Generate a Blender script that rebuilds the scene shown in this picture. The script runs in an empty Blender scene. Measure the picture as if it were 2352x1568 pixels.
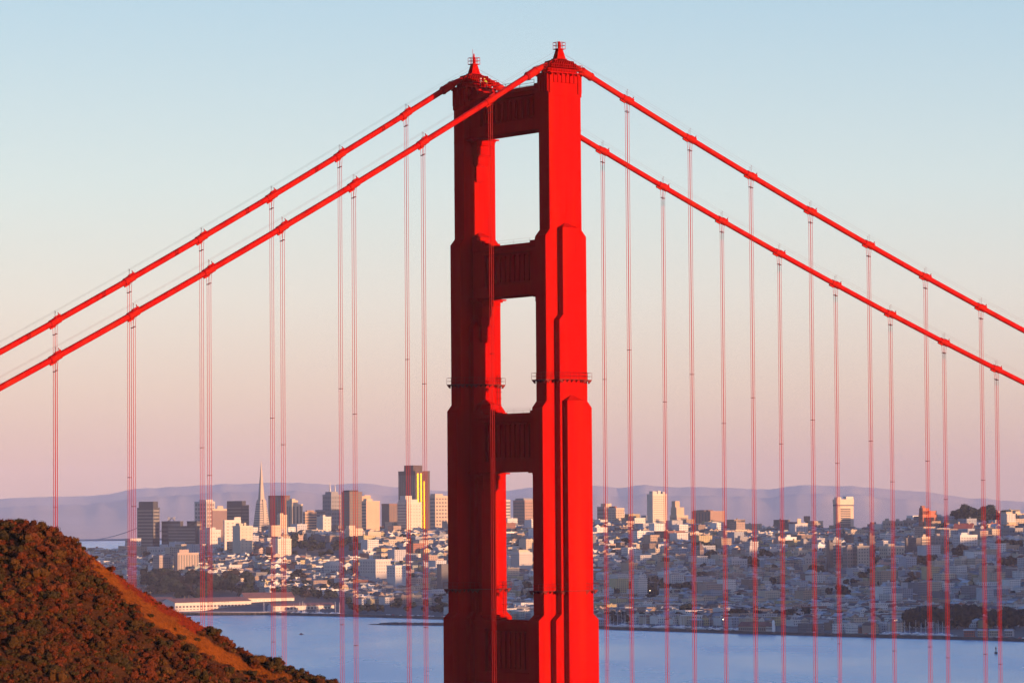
import bpy, math, random
from math import sin, cos, pi, radians, sqrt, exp
from mathutils import Matrix, Vector
random.seed(7)
SC = bpy.context.scene
COL = SC.collection

# ------------------------------------------------------------------ camera
CZ, PIT, ROLL, FPX = 140.0, 0.0478727, -0.0074017, 8375.79      # focal length in 2352-px-wide picture units
fw = Vector((0, cos(PIT), sin(PIT)))
rt = Vector((1, 0, 0)); up = rt.cross(fw)
R_ = cos(ROLL) * rt + sin(ROLL) * up
U_ = -sin(ROLL) * rt + cos(ROLL) * up
cd = bpy.data.cameras.new('camera'); cam = bpy.data.objects.new('camera', cd); COL.objects.link(cam)
cd.sensor_width = 36.0; cd.lens = 36.0 * FPX / 2352.0
cd.clip_start = 1.0; cd.clip_end = 90000.0
m = Matrix.Identity(4)
for i, v in enumerate((R_, U_, -fw)):
    for j in range(3): m[j][i] = v[j]
m[0][3], m[1][3], m[2][3] = 0, 0, CZ
cam.matrix_world = m
SC.camera = cam

def P(px, py, D):                                # point seen at pixel (px,py), D metres ahead
    d = fw * FPX + R_ * (px - 1176) - U_ * (py - 784)
    return Vector((0, 0, CZ)) + d * (D / d.y)
def proj(v):
    d = Vector(v) - Vector((0, 0, CZ)); z = d.dot(fw)
    return 1176 + FPX * d.dot(R_) / z, 784 - FPX * d.dot(U_) / z
def zat(py, px, D): return P(px, py, D).z

# ------------------------------------------------------------------ sun, sky, exposure
SUN_EL = radians(2.0)
SUN_DIR = Vector((0.742 * cos(SUN_EL), -0.671 * cos(SUN_EL), sin(SUN_EL)))       # towards the sun
ld = bpy.data.lights.new('sun', 'SUN'); lo = bpy.data.objects.new('sun', ld); COL.objects.link(lo)
ld.energy = 5.0; ld.angle = radians(0.5); ld.color = (1.0, 0.54, 0.27)
lo.rotation_euler = SUN_DIR.to_track_quat('Z', 'Y').to_euler()
W = bpy.data.worlds.new('World'); SC.world = W; W.use_nodes = True
nt = W.node_tree; nt.nodes.clear()
def N(nt, t, **k):
    n = nt.nodes.new(t)
    for a, b in k.items(): setattr(n, a, b)
    return n
out = N(nt, 'ShaderNodeOutputWorld'); bg = N(nt, 'ShaderNodeBackground'); bg2 = N(nt, 'ShaderNodeBackground'); add = N(nt, 'ShaderNodeAddShader')
sky = N(nt, 'ShaderNodeTexSky', sky_type='NISHITA'); sky.sun_disc = False
sky.sun_elevation = SUN_EL; sky.sun_rotation = math.atan2(SUN_DIR.x, SUN_DIR.y)
nt.links.new(sky.outputs[0], bg.inputs[0]); bg.inputs[1].default_value = 0.075
tc = N(nt, 'ShaderNodeTexCoord'); sep = N(nt, 'ShaderNodeSeparateXYZ'); ramp = N(nt, 'ShaderNodeValToRGB')
nt.links.new(tc.outputs['Generated'], sep.inputs[0])
asn = N(nt, 'ShaderNodeMath', operation='ARCSINE'); nt.links.new(sep.outputs[2], asn.inputs[0])
mr = N(nt, 'ShaderNodeMapRange'); mr.inputs[1].default_value = 0; mr.inputs[2].default_value = pi / 2; nt.links.new(asn.outputs[0], mr.inputs[0])
pw = N(nt, 'ShaderNodeMath', operation='POWER'); pw.inputs[1].default_value = 0.5; nt.links.new(mr.outputs[0], pw.inputs[0])
nt.links.new(pw.outputs[0], ramp.inputs[0])
# the twilight band opposite the sun: elevation in degrees -> radiance
SKYC = [(0.0, (.256, .176, .170)), (0.8, (.270, .195, .186)), (2.0, (.278, .249, .248)), (3.4, (.262, .284, .313)), (5.2, (.210, .280, .340)),
        (8.0, (.130, .222, .322)), (12, (.066, .19, .38)), (22, (.020, .14, .41)), (45, (.008, .07, .30)), (90, (.008, .055, .25))]
cr = ramp.color_ramp
for i, (e, c) in enumerate(SKYC):
    pos = sqrt(e / 90)
    el = cr.elements[i] if i < 2 else cr.elements.new(pos)
    el.position = pos; el.color = (*c, 1)
cr.interpolation = 'LINEAR'
nt.links.new(ramp.outputs[0], bg2.inputs[0])
# twilight sky: dimmer at right angles to the sun than towards or opposite it
def wm(op, a, b=None):
    n = N(nt, 'ShaderNodeMath', operation=op)
    for i, q in enumerate((a, b)):
        if q is None: continue
        if isinstance(q, (int, float)): n.inputs[i].default_value = q
        else: nt.links.new(q, n.inputs[i])
    return n.outputs[0]
hx, hy = sep.outputs[0], sep.outputs[1]
num = wm('ADD', wm('MULTIPLY', hx, 0.742), wm('MULTIPLY', hy, -0.671))
c2 = wm('DIVIDE', wm('MULTIPLY', num, num), wm('ADD', wm('ADD', wm('MULTIPLY', hx, hx), wm('MULTIPLY', hy, hy)), 1e-4))
dim = N(nt, 'ShaderNodeMapRange'); dim.interpolation_type = 'SMOOTHSTEP'; dim.inputs[1].default_value = 0.0; dim.inputs[2].default_value = 0.29; dim.inputs[3].default_value = 0.42; dim.inputs[4].default_value = 1.0
nt.links.new(c2, dim.inputs[0]); nt.links.new(dim.outputs[0], bg2.inputs[1])
nt.links.new(bg.outputs[0], add.inputs[0]); nt.links.new(bg2.outputs[0], add.inputs[1]); nt.links.new(add.outputs[0], out.inputs[0])
vs = SC.view_settings
vs.view_transform = 'Standard'; vs.look = 'None'; vs.gamma = 1.0; vs.exposure = 1.0; vs.use_curve_mapping = False
SC.cycles.max_bounces = 6; SC.cycles.diffuse_bounces = 1; SC.cycles.glossy_bounces = 3; SC.cycles.volume_bounces = 0
SC.cycles.use_denoising = True

# ------------------------------------------------------------------ mesh helpers
class MB:
    """collects faces with a colour and metre-true wall coordinates, links them as one mesh object"""
    def __init__(s): s.v = []; s.f = []; s.mi = []; s.c = []; s.uv = []
    def face(s, pts, mi=0, c=(1, 1, 1), uv=None):
        b = len(s.v); s.v.extend(tuple(p) for p in pts); s.f.append(tuple(range(b, b + len(pts))))
        s.mi.append(mi); s.c.append(c); s.uv.append(uv or [(-1, -1)] * len(pts))
    def prism(s, base, z0, z1, mi=0, c=(1, 1, 1), top=None, tc=None, tmi=None, bottom=True):
        """base: ccw xy polygon; optional different top polygon"""
        top = top or base; n = len(base); u = 0
        for i in range(n):
            a, b2 = base[i], base[(i + 1) % n]; at, bt = top[i], top[(i + 1) % n]
            L = math.hypot(b2[0] - a[0], b2[1] - a[1])
            s.face([(*a, z0), (*b2, z0), (*bt, z1), (*at, z1)], mi, c, [(u, 0), (u + L, 0), (u + L, z1 - z0), (u, z1 - z0)])
            u += L + 3.1
        s.face([(*q, z1) for q in top], mi if tmi is None else tmi, tc or c)
        if bottom: s.face([(*q, z0) for q in reversed(base)], mi, c)
    def box(s, x0, x1, y0, y1, z0, z1, mi=0, c=(1, 1, 1), **k):
        s.prism([(x0, y0), (x1, y0), (x1, y1), (x0, y1)], z0, z1, mi, c, **k)
    def tube(s, path, r, n=8, mi=0, c=(1, 1, 1), caps=True):
        path = [Vector(p) for p in path]; rings = []
        for i, p in enumerate(path):
            t = (path[min(i + 1, len(path) - 1)] - path[max(i - 1, 0)]).normalized()
            h = Vector((0, 0, 1)) if abs(t.z) < .98 else Vector((1, 0, 0))
            a = t.cross(h).normalized(); b = a.cross(t)
            rr = r[i] if isinstance(r, (list, tuple)) else r
            rings.append([p + (a * cos(2 * pi * k / n) + b * sin(2 * pi * k / n)) * rr for k in range(n)])
        base = len(s.v)
        for g in rings: s.v.extend(tuple(q) for q in g)
        for i in range(len(rings) - 1):
            for k in range(n):
                k2 = (k + 1) % n
                s.f.append((base + i * n + k, base + i * n + k2, base + (i + 1) * n + k2, base + (i + 1) * n + k))
                s.mi.append(mi); s.c.append(c); s.uv.append([(-1, -1)] * 4)
        if caps:
            for g, rv in ((0, False), (len(rings) - 1, True)):
                ids = [base + g * n + k for k in range(n)]
                s.f.append(tuple(reversed(ids)) if rv else tuple(ids)); s.mi.append(mi); s.c.append(c); s.uv.append([(-1, -1)] * n)
    def mesh(s, name, mats, smooth=False):
        me = bpy.data.meshes.new(name); me.from_pydata(s.v, [], s.f)
        for q in (mats if isinstance(mats, (list, tuple)) else [mats]): me.materials.append(q)
        me.polygons.foreach_set('material_index', s.mi)
        ca = me.color_attributes.new('Col', 'FLOAT_COLOR', 'CORNER'); uv = me.uv_layers.new(name='wall')
        cc = []; uu = []
        for f, c, u in zip(s.f, s.c, s.uv):
            cc.extend((c[0], c[1], c[2], 1.0) * len(f))
            for q in u: uu.extend(q)
        ca.data.foreach_set('color', cc); uv.data.foreach_set('uv', uu)
        if smooth: me.polygons.foreach_set('use_smooth', [True] * len(s.f))
        me.update(); return me
    def build(s, name, mats, parent=None, loc=None, rz=None, smooth=False):
        return link(name, s.mesh(name, mats, smooth), parent, loc, rz)
def link(name, me, parent=None, loc=None, rz=None):
    o = bpy.data.objects.new(name, me); COL.objects.link(o)
    if parent: o.parent = parent
    if loc is not None: o.location = loc
    if rz is not None: o.rotation_euler = (0, 0, rz)
    return o
def empty(name, loc=(0, 0, 0), rz=0, parent=None):
    o = link(name, None, parent, loc, rz); o.empty_display_size = 1; return o
def tag(o, label=None, cat=None, group=None, kind=None):
    if label: o['label'] = label
    if cat: o['category'] = cat
    if group: o['group'] = group
    if kind: o['kind'] = kind
    return o
def copy_tree(o, parent=None):
    c = o.copy(); COL.objects.link(c)
    if parent: c.parent = parent
    for ch in o.children: copy_tree(ch, c)
    return c

# ------------------------------------------------------------------ materials
def mat(name, col=(.5, .5, .5), rough=.6, metal=0.0, var=0.0, scale=1.0, stretch=(1, 1, 1), attr=False, spec=.5, col2=None):
    M = bpy.data.materials.new(name); M.use_nodes = True; t = M.node_tree; b = t.nodes['Principled BSDF']
    b.inputs['Roughness'].default_value = rough; b.inputs['Metallic'].default_value = metal; b.inputs['Specular IOR Level'].default_value = spec
    src = None
    if attr:
        a = N(t, 'ShaderNodeAttribute', attribute_name='Col'); src = a.outputs['Color']
    if var > 0:
        tcn = N(t, 'ShaderNodeTexCoord'); mp = N(t, 'ShaderNodeMapping'); mp.inputs['Scale'].default_value = stretch
        nz = N(t, 'ShaderNodeTexNoise'); nz.inputs['Scale'].default_value = scale; nz.inputs['Detail'].default_value = 5
        t.links.new(tcn.outputs['Object'], mp.inputs[0]); t.links.new(mp.outputs[0], nz.inputs['Vector'])
        r = N(t, 'ShaderNodeMapRange'); r.inputs[1].default_value = .25; r.inputs[2].default_value = .75; r.inputs[3].default_value = 1 - var; r.inputs[4].default_value = 1 + var
        t.links.new(nz.outputs[0], r.inputs[0])
        mx = N(t, 'ShaderNodeMix', data_type='RGBA', blend_type='MULTIPLY'); mx.inputs[0].default_value = 1
        if src: t.links.new(src, mx.inputs[6])
        else: mx.inputs[6].default_value = (*col, 1)
        t.links.new(r.outputs[0], mx.inputs[7]); src = mx.outputs[2]
    if col2:                                               # weathered patches of a second tone
        n2 = N(t, 'ShaderNodeTexNoise'); n2.inputs['Scale'].default_value = scale * .45; n2.inputs['Detail'].default_value = 6; t.links.new(mp.outputs[0], n2.inputs['Vector'])
        r2 = N(t, 'ShaderNodeMapRange'); r2.inputs[1].default_value = .48; r2.inputs[2].default_value = .72; t.links.new(n2.outputs[0], r2.inputs[0])
        m2 = N(t, 'ShaderNodeMix', data_type='RGBA'); t.links.new(r2.outputs[0], m2.inputs[0]); t.links.new(src, m2.inputs[6]); m2.inputs[7].default_value = (*col2, 1); src = m2.outputs[2]
    if src: t.links.new(src, b.inputs['Base Color'])
    else: b.inputs['Base Color'].default_value = (*col, 1)
    return M
def facade(name, bay=2.9, floor=3.1):
    """painted wall in the face colour with a small dark window in every bay and floor"""
    M = mat(name, rough=.8, attr=True, var=.10, scale=.15); t = M.node_tree; b = t.nodes['Principled BSDF']
    src = b.inputs['Base Color'].links[0].from_socket
    uv = N(t, 'ShaderNodeUVMap', uv_map='wall'); sp = N(t, 'ShaderNodeSeparateXYZ'); t.links.new(uv.outputs[0], sp.inputs[0])
    def mth(op, a, bb=None):
        n = N(t, 'ShaderNodeMath', operation=op)
        for i, q in enumerate((a, bb)):
            if q is None: continue
            if isinstance(q, (int, float)): n.inputs[i].default_value = q
            else: t.links.new(q, n.inputs[i])
        return n.outputs[0]
    fu = mth('FRACT', mth('DIVIDE', sp.outputs[0], bay)); fv = mth('FRACT', mth('DIVIDE', sp.outputs[1], floor))
    w = mth('MULTIPLY', mth('MULTIPLY', mth('GREATER_THAN', fu, .28), mth('LESS_THAN', fu, .72)),
            mth('MULTIPLY', mth('GREATER_THAN', fv, .30), mth('LESS_THAN', fv, .80)))
    w = mth('MULTIPLY', w, mth('GREATER_THAN', sp.outputs[1], 0.001))
    mx = N(t, 'ShaderNodeMix', data_type='RGBA'); t.links.new(w, mx.inputs[0]); t.links.new(src, mx.inputs[6]); mx.inputs[7].default_value = (.06, .06, .075, 1)
    t.links.new(mx.outputs[2], b.inputs['Base Color'])
    return M
RED = (.31, .0032, .0022)
M_RED = mat('bridge_paint', RED, .75, var=.16, scale=.55, stretch=(2.2, 2.2, .10), spec=.0, col2=(.32, .0085, .0022))
M_CABLE = mat('cable_paint', (.30, .004, .003), .6, var=.28, scale=.6, spec=.03, col2=(.32, .012, .004))
M_ROPE = mat('rope_paint', (.34, .013, .009), .6, spec=.05)
M_DRED = mat('rail_paint', (.14, .006, .005), .6, spec=.15)
M_FAC = facade('house_wall'); M_FAC2 = facade('apartment_wall', 3.6, 3.2)
M_ROOF = mat('roof_felt', rough=.9, attr=True, var=.2, scale=.12)
M_WALL = mat('tower_wall', rough=.75, attr=True, var=.08, scale=.08)
M_GLASS = mat('window_glass', (.07, .065, .075), .3)
M_GLASSL = mat('window_glass_pale', (.22, .17, .15), .35)
M_GLINT = mat('sun_glint_glass', (.085, .058, .002), .36, metal=1.0)  # gold reflection of the low sun put into the glass colour
M_WOOD = mat('bark', (.10, .07, .05), .9)
M_ROCK = mat('seawall_rock', (.05, .05, .052), .9, var=.4, scale=.3)
M_WHITE = mat('white_paint', (.75, .74, .72), .5)
M_DARK = mat('dark_metal', (.04, .04, .045), .5)

# ------------------------------------------------------------------ terrain of the city
CTRL = {
 -300: [(5400, 2), (5700, 14), (6200, 40), (6700, 60), (7200, 30), (7700, 8)],
 250:  [(5400, 2), (5600, 14), (5900, 34), (6300, 62), (6700, 78), (7100, 40), (7600, 8)],
 450:  [(5335, 2), (5420, 10), (5520, 24), (5650, 38), (5900, 52), (6300, 72), (6700, 70), (7200, 30), (7700, 10)],
 600:  [(5310, 2), (5420, 12), (5520, 22), (5700, 32), (5900, 52), (6100, 74), (6400, 98), (6700, 104), (7100, 60), (7700, 14)],
 800:  [(5180, 2), (5350, 6), (5500, 14), (5700, 28), (5900, 47), (6200, 78), (6500, 102), (6800, 106), (7300, 60), (7800, 18)],
 1000: [(5020, 2), (5300, 5), (5600, 15), (5900, 42), (6200, 72), (6500, 98), (6800, 108), (7300, 80), (7900, 40)],
 1200: [(4800, 2), (5200, 5), (5600, 18), (5900, 50), (6300, 88), (6700, 113), (7100, 108), (7700, 55)],
 1400: [(4500, 2), (5000, 5), (5400, 12), (5700, 34), (6000, 60), (6300, 88), (6600, 110), (6900, 122), (7500, 80)],
 1700: [(4311, 2), (4800, 4), (5200, 9), (5500, 25), (5800, 53), (6100, 76), (6400, 98), (6750, 108), (7300, 70)],
 2000: [(4144, 2), (4700, 4), (5100, 10), (5400, 28), (5700, 54), (6000, 80), (6300, 98), (6600, 104), (7200, 65)],
 2250: [(4030, 2), (4500, 4), (4900, 10), (5300, 31), (5600, 58), (5900, 87), (6200, 113), (6400, 127), (6600, 129), (7050, 80)],
 2352: [(3975, 2), (4500, 4), (4900, 10), (5300, 32), (5600, 60), (5900, 88), (6200, 112), (6500, 124), (7000, 80)],
 2750: [(3800, 2), (4300, 4), (4800, 14), (5200, 40), (5600, 70), (5900, 98), (6200, 120), (6500, 130), (7000, 85)]}
CK = sorted(CTRL)
def _col(k, D):
    a = CTRL[k]
    if D <= a[0][0]: return a[0][1] if D > a[0][0] - 12 else -6.0
    for (d0, z0), (d1, z1) in zip(a, a[1:]):
        if D <= d1:
            t = (D - d0) / (d1 - d0); return z0 + (z1 - z0) * t
    t = min(1, (D - a[-1][0]) / 1300.0); return a[-1][1] * (1 - t) + 3 * t
def shore(px):
    px = min(max(px, CK[0]), CK[-1])
    for a, b in zip(CK, CK[1:]):
        if px <= b: return CTRL[a][0][0] + (CTRL[b][0][0] - CTRL[a][0][0]) * (px - a) / (b - a)
def ground(x, y):
    px = 1176 + FPX * x / y; px = min(max(px, CK[0]), CK[-1] - .01)
    s = shore(px)
    if y < s: return -5.0
    for a, b in zip(CK, CK[1:]):
        if px <= b:
            t = (px - a) / (b - a); o = y - s
            za = _col(a, CTRL[a][0][0] + o + (y - s - o)); 
            # blend the columns by distance behind the shore near the water and by true distance inland
            k = min(1.0, o / 700.0)
            da = (CTRL[a][0][0] + o) * (1 - k) + y * k; db = (CTRL[b][0][0] + o) * (1 - k) + y * k
            return max(2.0, _col(a, max(da, CTRL[a][0][0] + 1)) * (1 - t) + _col(b, max(db, CTRL[b][0][0] + 1)) * t)
    return 2.0
def hit(px, py, d0=None):
    D = d0 or shore(px) + 2
    while D < 9000:
        q = P(px, py, D)
        if q.z <= ground(q.x, q.y): return q
        D += 12
    return None

def grid_mesh(name, xs, ys, fn, material, smooth=True, colf=None):
    v = []; f = []; nx, ny = len(xs), len(ys)
    for y in ys:
        for x in xs: v.append(fn(x, y))
    for j in range(ny - 1):
        for i in range(nx - 1): f.append((j * nx + i, j * nx + i + 1, (j + 1) * nx + i + 1, (j + 1) * nx + i))
    me = bpy.data.meshes.new(name); me.from_pydata(v, [], f); me.materials.append(material)
    if smooth: me.polygons.foreach_set('use_smooth', [True] * len(f))
    o = link(name, me); return o
M_LAND = mat('city_ground', (.055, .055, .055), .95, var=.45, scale=.02)
pxs = [-300 + 25 * i for i in range(123)]
rows = [0, 6, 40, 120] + [200 + 75 * i for i in range(60)]
o = grid_mesh('terrain', pxs, rows, lambda px, r: (lambda D: (lambda x: (x, D, ground(x, D) if r > 0 else -3))((px - 1176) / FPX * D))(shore(px) + r), M_LAND)
tag(o, kind='structure')
mb = MB()
for i in range(122):                                                   # rock edge along the water
    a, b = pxs[i], pxs[i + 1]
    qa, qb = shore(a) - 3, shore(b) - 3
    A = ((a - 1176) / FPX * qa, qa); B = ((b - 1176) / FPX * qb, qb)
    mb.prism([A, B, (B[0], B[1] + 10), (A[0], A[1] + 10)], -4, 3.0 + .7 * random.random(), bottom=False)
tag(mb.build('seawall', M_ROCK), 'long dark rock seawall edging the city shore above the water', 'seawall')

# water
def water_mat():
    M = bpy.data.materials.new('bay_water'); M.use_nodes = True; t = M.node_tree; b = t.nodes['Principled BSDF']
    b.inputs['Base Color'].default_value = (.03, .24, .42, 1); b.inputs['Roughness'].default_value = .22; b.inputs['IOR'].default_value = 1.33
    g = N(t, 'ShaderNodeNewGeometry'); 
    def nz(sx, sy, detail):
        mp = N(t, 'ShaderNodeMapping'); mp.inputs['Scale'].default_value = (sx, sy, .2); mp.inputs['Rotation'].default_value = (0, 0, .25)
        n = N(t, 'ShaderNodeTexNoise'); n.inputs['Scale'].default_value = 1; n.inputs['Detail'].default_value = detail
        t.links.new(g.outputs['Position'], mp.inputs[0]); t.links.new(mp.outputs[0], n.inputs['Vector']); return n.outputs[0]
    a = nz(.5, .35, 5); c = nz(.004, .0012, 6)
    bp = N(t, 'ShaderNodeBump'); bp.inputs['Strength'].default_value = 1.0; bp.inputs['Distance'].default_value = .35
    t.links.new(a, bp.inputs['Height']); t.links.new(bp.outputs[0], b.inputs['Normal'])
    r = N(t, 'ShaderNodeMapRange'); r.inputs[1].default_value = .35; r.inputs[2].default_value = .65; r.inputs[3].default_value = .20; r.inputs[4].default_value = .30
    t.links.new(c, r.inputs[0]); t.links.new(r.outputs[0], b.inputs['Roughness'])
    return M
o = grid_mesh('water', [-8800, -3000, -600, 600, 3000, 8800], [60, 900, 2500, 5000, 9000, 20000, 41500], lambda x, y: (x, y, 0.0), water_mat(), False)
tag(o, kind='structure')

# far hills across the bay
RIDGE = [(-400, 1150), (0, 1147), (60, 1141), (125, 1140), (200, 1139), (250, 1133), (310, 1121), (400, 1118), (460, 1114), (520, 1110), (600, 1109), (680, 1107), (760, 1113),
         (840, 1110), (900, 1118), (1030, 1128), (1165, 1128), (1230, 1118), (1365, 1115), (1420, 1121), (1480, 1113), (1540, 1119), (1620, 1118), (1700, 1120), (1760, 1124),
         (1800, 1117), (1870, 1114), (1950, 1115), (2020, 1122), (2120, 1130), (2200, 1141), (2280, 1147), (2352, 1151), (2800, 1160)]
def lerp_tab(tab, x):
    if x <= tab[0][0]: return tab[0][1]
    for (a, p), (b, q) in zip(tab, tab[1:]):
        if x <= b: return p + (q - p) * (x - a) / (b - a)
    return tab[-1][1]
from mathutils import noise as mn
M_FAR = mat('dry_hills', (.54, .43, .34), .95, var=.12, scale=.0012)
def far(off, D0, D1, amp, seed):
    xs = [-400 + 12 * i for i in range(268)]
    def fn(px, k):
        D = D0 + (D1 - D0) * k; x = (px - 1176) / FPX * D
        zr = P(px, lerp_tab(RIDGE, px) + off, D1).z + amp * (mn.noise((px * .02, seed, 0)) + .5 * mn.noise((px * .06, seed, 3)))
        s = k ** .8 if k <= 1 else 1 - (k - 1) * .8
        zr = zr * (.35 + .65 * min(1, k)) + 230 * .65 * (1 - min(1, k))       # foothills even out towards the shore
        bump = 3 * mn.fractal((px * .012, k * 3.0, seed), 1.0, 2.0, 4) * min(1, k * 2) * (1 - abs(k - .6))
        return (x, D, -2 + (zr + 2) * s + bump * (0 if abs(k - 1) < .02 else 1))
    return tag(grid_mesh('hills', xs, [0, .1, .2, .3, .4, .5, .6, .7, .8, .9, 1.0, 1.2, 1.5], fn, M_FAR), kind='structure')
far(0, 27000, 34000, 10, 1.3)
far(20, 24000, 27000, 13, 5.1)
# the western ridge that keeps the last sun off the lower city (out of the picture on the right)
def ridge_west(x, y):
    h = lerp_tab([(2500, 120), (3560, 112), (3650, 74), (3840, 74), (4000, 98), (4300, 124), (4800, 128), (5200, 130), (5500, 135), (5700, 138), (6000, 156), (6400, 172), (7500, 180)], y) + 9 * mn.noise((y * .004, 2.2, 0)) + 4 * mn.noise((y * .02, 1.2, 0))
    return (x, y, max(-3, h - abs(x - 1420) * .42))
tag(grid_mesh('hills', [1000 + 35 * i for i in range(25)], [2300 + 60 * i for i in range(90)], ridge_west, M_LAND), kind='structure')
# ------------------------------------------------------------------ bridge
YAW = radians(36.2769); BX, BY = 1.142, 692.146; TW = 13.716
BM = Matrix.Translation((BX, BY, 0)) @ Matrix.Rotation(YAW, 4, 'Z')
tower = empty('bridge_tower', (BX, BY, 0), YAW)
tag(tower, 'red art deco suspension bridge tower with two stepped legs and portal struts', 'bridge tower')
def xz_prism(mb, prof, y0, y1, x0=0, y=0):
    """profile [(halfwidth, z)...] going up, mirrored in x, pushed through y0..y1"""
    pts = [(h, z) for h, z in prof] + [(-h, z) for h, z in reversed(prof)]
    mb.face([(x0 + a, y + y0, b) for a, b in pts]); mb.face([(x0 + a, y + y1, b) for a, b in reversed(pts)])
    n = len(pts)
    for i in range(n):
        (a, b), (c, d) = pts[i], pts[(i + 1) % n]
        mb.face([(x0 + c, y + y0, d), (x0 + a, y + y0, b), (x0 + a, y + y1, b), (x0 + c, y + y1, d)])
A_, B_, C_, D_ = 3.73, 4.76, 5.77, 6.97
HB = 1.6
def outline(a, off):                                  # cross-shaped plan of the leg, grown outward
    c1 = {B_: 2.68, C_: 2.72, D_: 4.03}[a] if a != C_ else 2.72
    t1 = 3.0
    p = [(a + off, -HB - off), (a + off, HB + off), (c1 + off, HB + off), (c1 + off, t1 + off), (-c1 - off, t1 + off), (-c1 - off, HB + off),
         (-a - off, HB + off), (-a - off, -HB - off), (-c1 - off, -HB - off), (-c1 - off, -t1 - off), (c1 + off, -t1 - off), (c1 + off, -HB - off)]
    return p
def rail_ring(mb, pts, z, h=1.2, nr=2, closed=True, post=1.3, r=.026, pr=.035):
    n = len(pts)
    for i in range(n if closed else n - 1):
        a, b = Vector((*pts[i], z)), Vector((*pts[(i + 1) % n], z)); L = (b - a).length
        for k in range(nr):
            hh = Vector((0, 0, h * (k + 1) / nr)); mb.tube([a + hh, b + hh], r, 4)
        m_ = max(1, round(L / post))
        for k in range(m_ + (0 if closed else (1 if i == n - 2 else 0))):
            q = a + (b - a) * (k / m_); mb.tube([q, q + Vector((0, 0, h))], pr, 4)
for side in (-1, 1):
    y = side * TW
    mb = MB()
    xz_prism(mb, [(D_, -8), (D_, 120.7), (C_, 121.7), (C_, 160.2), (B_, 161.4), (B_, 192.2), (A_, 193.4), (A_, 222.6)], -HB, HB, 0, y)
    xz_prism(mb, [(4.03, -8), (4.03, 120.7), (2.72, 121.9), (2.72, 176.5), (1.80, 177.5), (1.80, 193.7)], -3.0, 3.0, 0, y)
    xz_prism(mb, [(2.0, -8), (2.0, 161.4)], -4.3, 4.3, 0, y)
    mb.prism([(-1.8, y - 3), (1.8, y - 3), (1.8, y + 3), (-1.8, y + 3)], 193.7, 194.7, top=[(-.2, y - 1.58), (.2, y - 1.58), (.2, y + 1.58), (-.2, y + 1.58)], bottom=False)
    mb.prism([(-2, y - 4.3), (2, y - 4.3), (2, y + 4.3), (-2, y + 4.3)], 161.4, 162.5, top=[(-.2, y - 2.98), (.2, y - 2.98), (.2, y + 2.98), (-.2, y + 2.98)], bottom=False)
    # faint plate seams standing a few centimetres proud
    for zz in (130, 140, 150, 170, 182, 203, 212):
        a = D_ if zz < 121 else C_ if zz < 160 else B_ if zz < 192 else A_
        mb.box(-a - .03, a + .03, y - HB - .03, y + HB + .03, zz, zz + .16)
    for xx in (-3.0, -2.1, -1.2, 0, 1.2, 2.1, 3.0):
        mb.box(xx - .04, xx + .04, y - HB - .02, y + HB + .02, 194.9, 218.3)
    leg = mb.build('leg', M_RED, tower)
    # capital with upright flutes
    mb = MB(); mb.box(-A_ - .13, A_ + .13, y - HB - .13, y + HB + .13, 218.4, 222.55)
    for k in range(8):
        xc = -A_ + .43 + k * (2 * A_ - .86) / 7
        for s in (-1, 1): mb.box(xc - .39, xc + .39, y + s * (HB + .13) - (.24 if s < 0 else 0), y + s * (HB + .13) + (.24 if s > 0 else 0), 218.9 if k in (0, 7) else 220.9, 222.5)
    for k in range(4):
        yc = y - HB + .4 + k * (2 * HB - .8) / 3
        for s in (-1, 1): mb.box(s * (A_ + .13) - (.2 if s < 0 else 0), s * (A_ + .13) + (.2 if s > 0 else 0), yc - .36, yc + .36, 219.2, 222.5)
    mb.box(-3.98, 3.98, y - 2.5, y + 2.5, 222.6, 222.8)
    for k in range(7):
        xc = -3.6 + k * 1.2
        for s in (-1, 1): mb.box(xc - .1, xc + .1, y + s * 2.2 - .3, y + s * 2.2 + .3, 222.25, 222.58)
    mb.build('capital', M_RED, leg)
    # saddle housing: ribbed dome under a tapered lantern
    lv = [(222.8, 3.45, 1.55), (223.7, 3.3, 1.55), (224.2, 3.05, 1.5), (224.7, 2.85, 1.4), (225.15, 2.25, 1.15), (225.5, 1.15, .78)]
    mb = MB()
    for (z0, a0, b0), (z1, a1, b1) in zip(lv, lv[1:]):
        b0, b1 = b0 * (.6 if z0 < 225 else .8), b1 * (.6 if z1 < 225 else .8)   # the core stays back behind deep fins
        mb.prism([(-a0, y - b0), (a0, y - b0), (a0, y + b0), (-a0, y + b0)], z0, z1, top=[(-a1, y - b1), (a1, y - b1), (a1, y + b1), (-a1, y + b1)], bottom=False)
    for k in range(15):                                   # curved fins down both long sides
        x = -3.0 + k * 6.0 / 14
        for s in (-1, 1):
            pr_ = []
            for (z0, a0, b0) in lv[1:]:
                if abs(x) > a0: continue
                pr_.append((z0, b0))
            if len(pr_) < 2: continue
            for (z0, b0), (z1, b1) in zip(pr_, pr_[1:]):
                xa, xb = x - .06, x + .06
                q = lambda xx, zz, bb: (xx, y + s * bb, zz)
                e0, e1 = b0 + .42, b1 + (.42 if z1 < 225.3 else .08)
                mb.face([q(xa, z0, e0), q(xb, z0, e0), q(xb, z1, e1), q(xa, z1, e1)])
                mb.face([q(xa, z0, b0 * .55), q(xa, z0, e0), q(xa, z1, e1), q(xa, z1, b1 * .55)])
                mb.face([q(xb, z0, e0), q(xb, z0, b0 * .55), q(xb, z1, b1 * .55), q(xb, z1, e1)])
    dome = mb.build('dome', M_RED, leg)
    mb = MB()
    rail_ring(mb, [(-3.65, y - 2.38), (3.65, y - 2.38), (3.65, y + 2.38), (-3.65, y + 2.38)], 222.8, 1.45, 3, post=.62, r=.05, pr=.05)
    mb.build('cap_railing', M_RED, leg)
    mb = MB()
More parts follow.
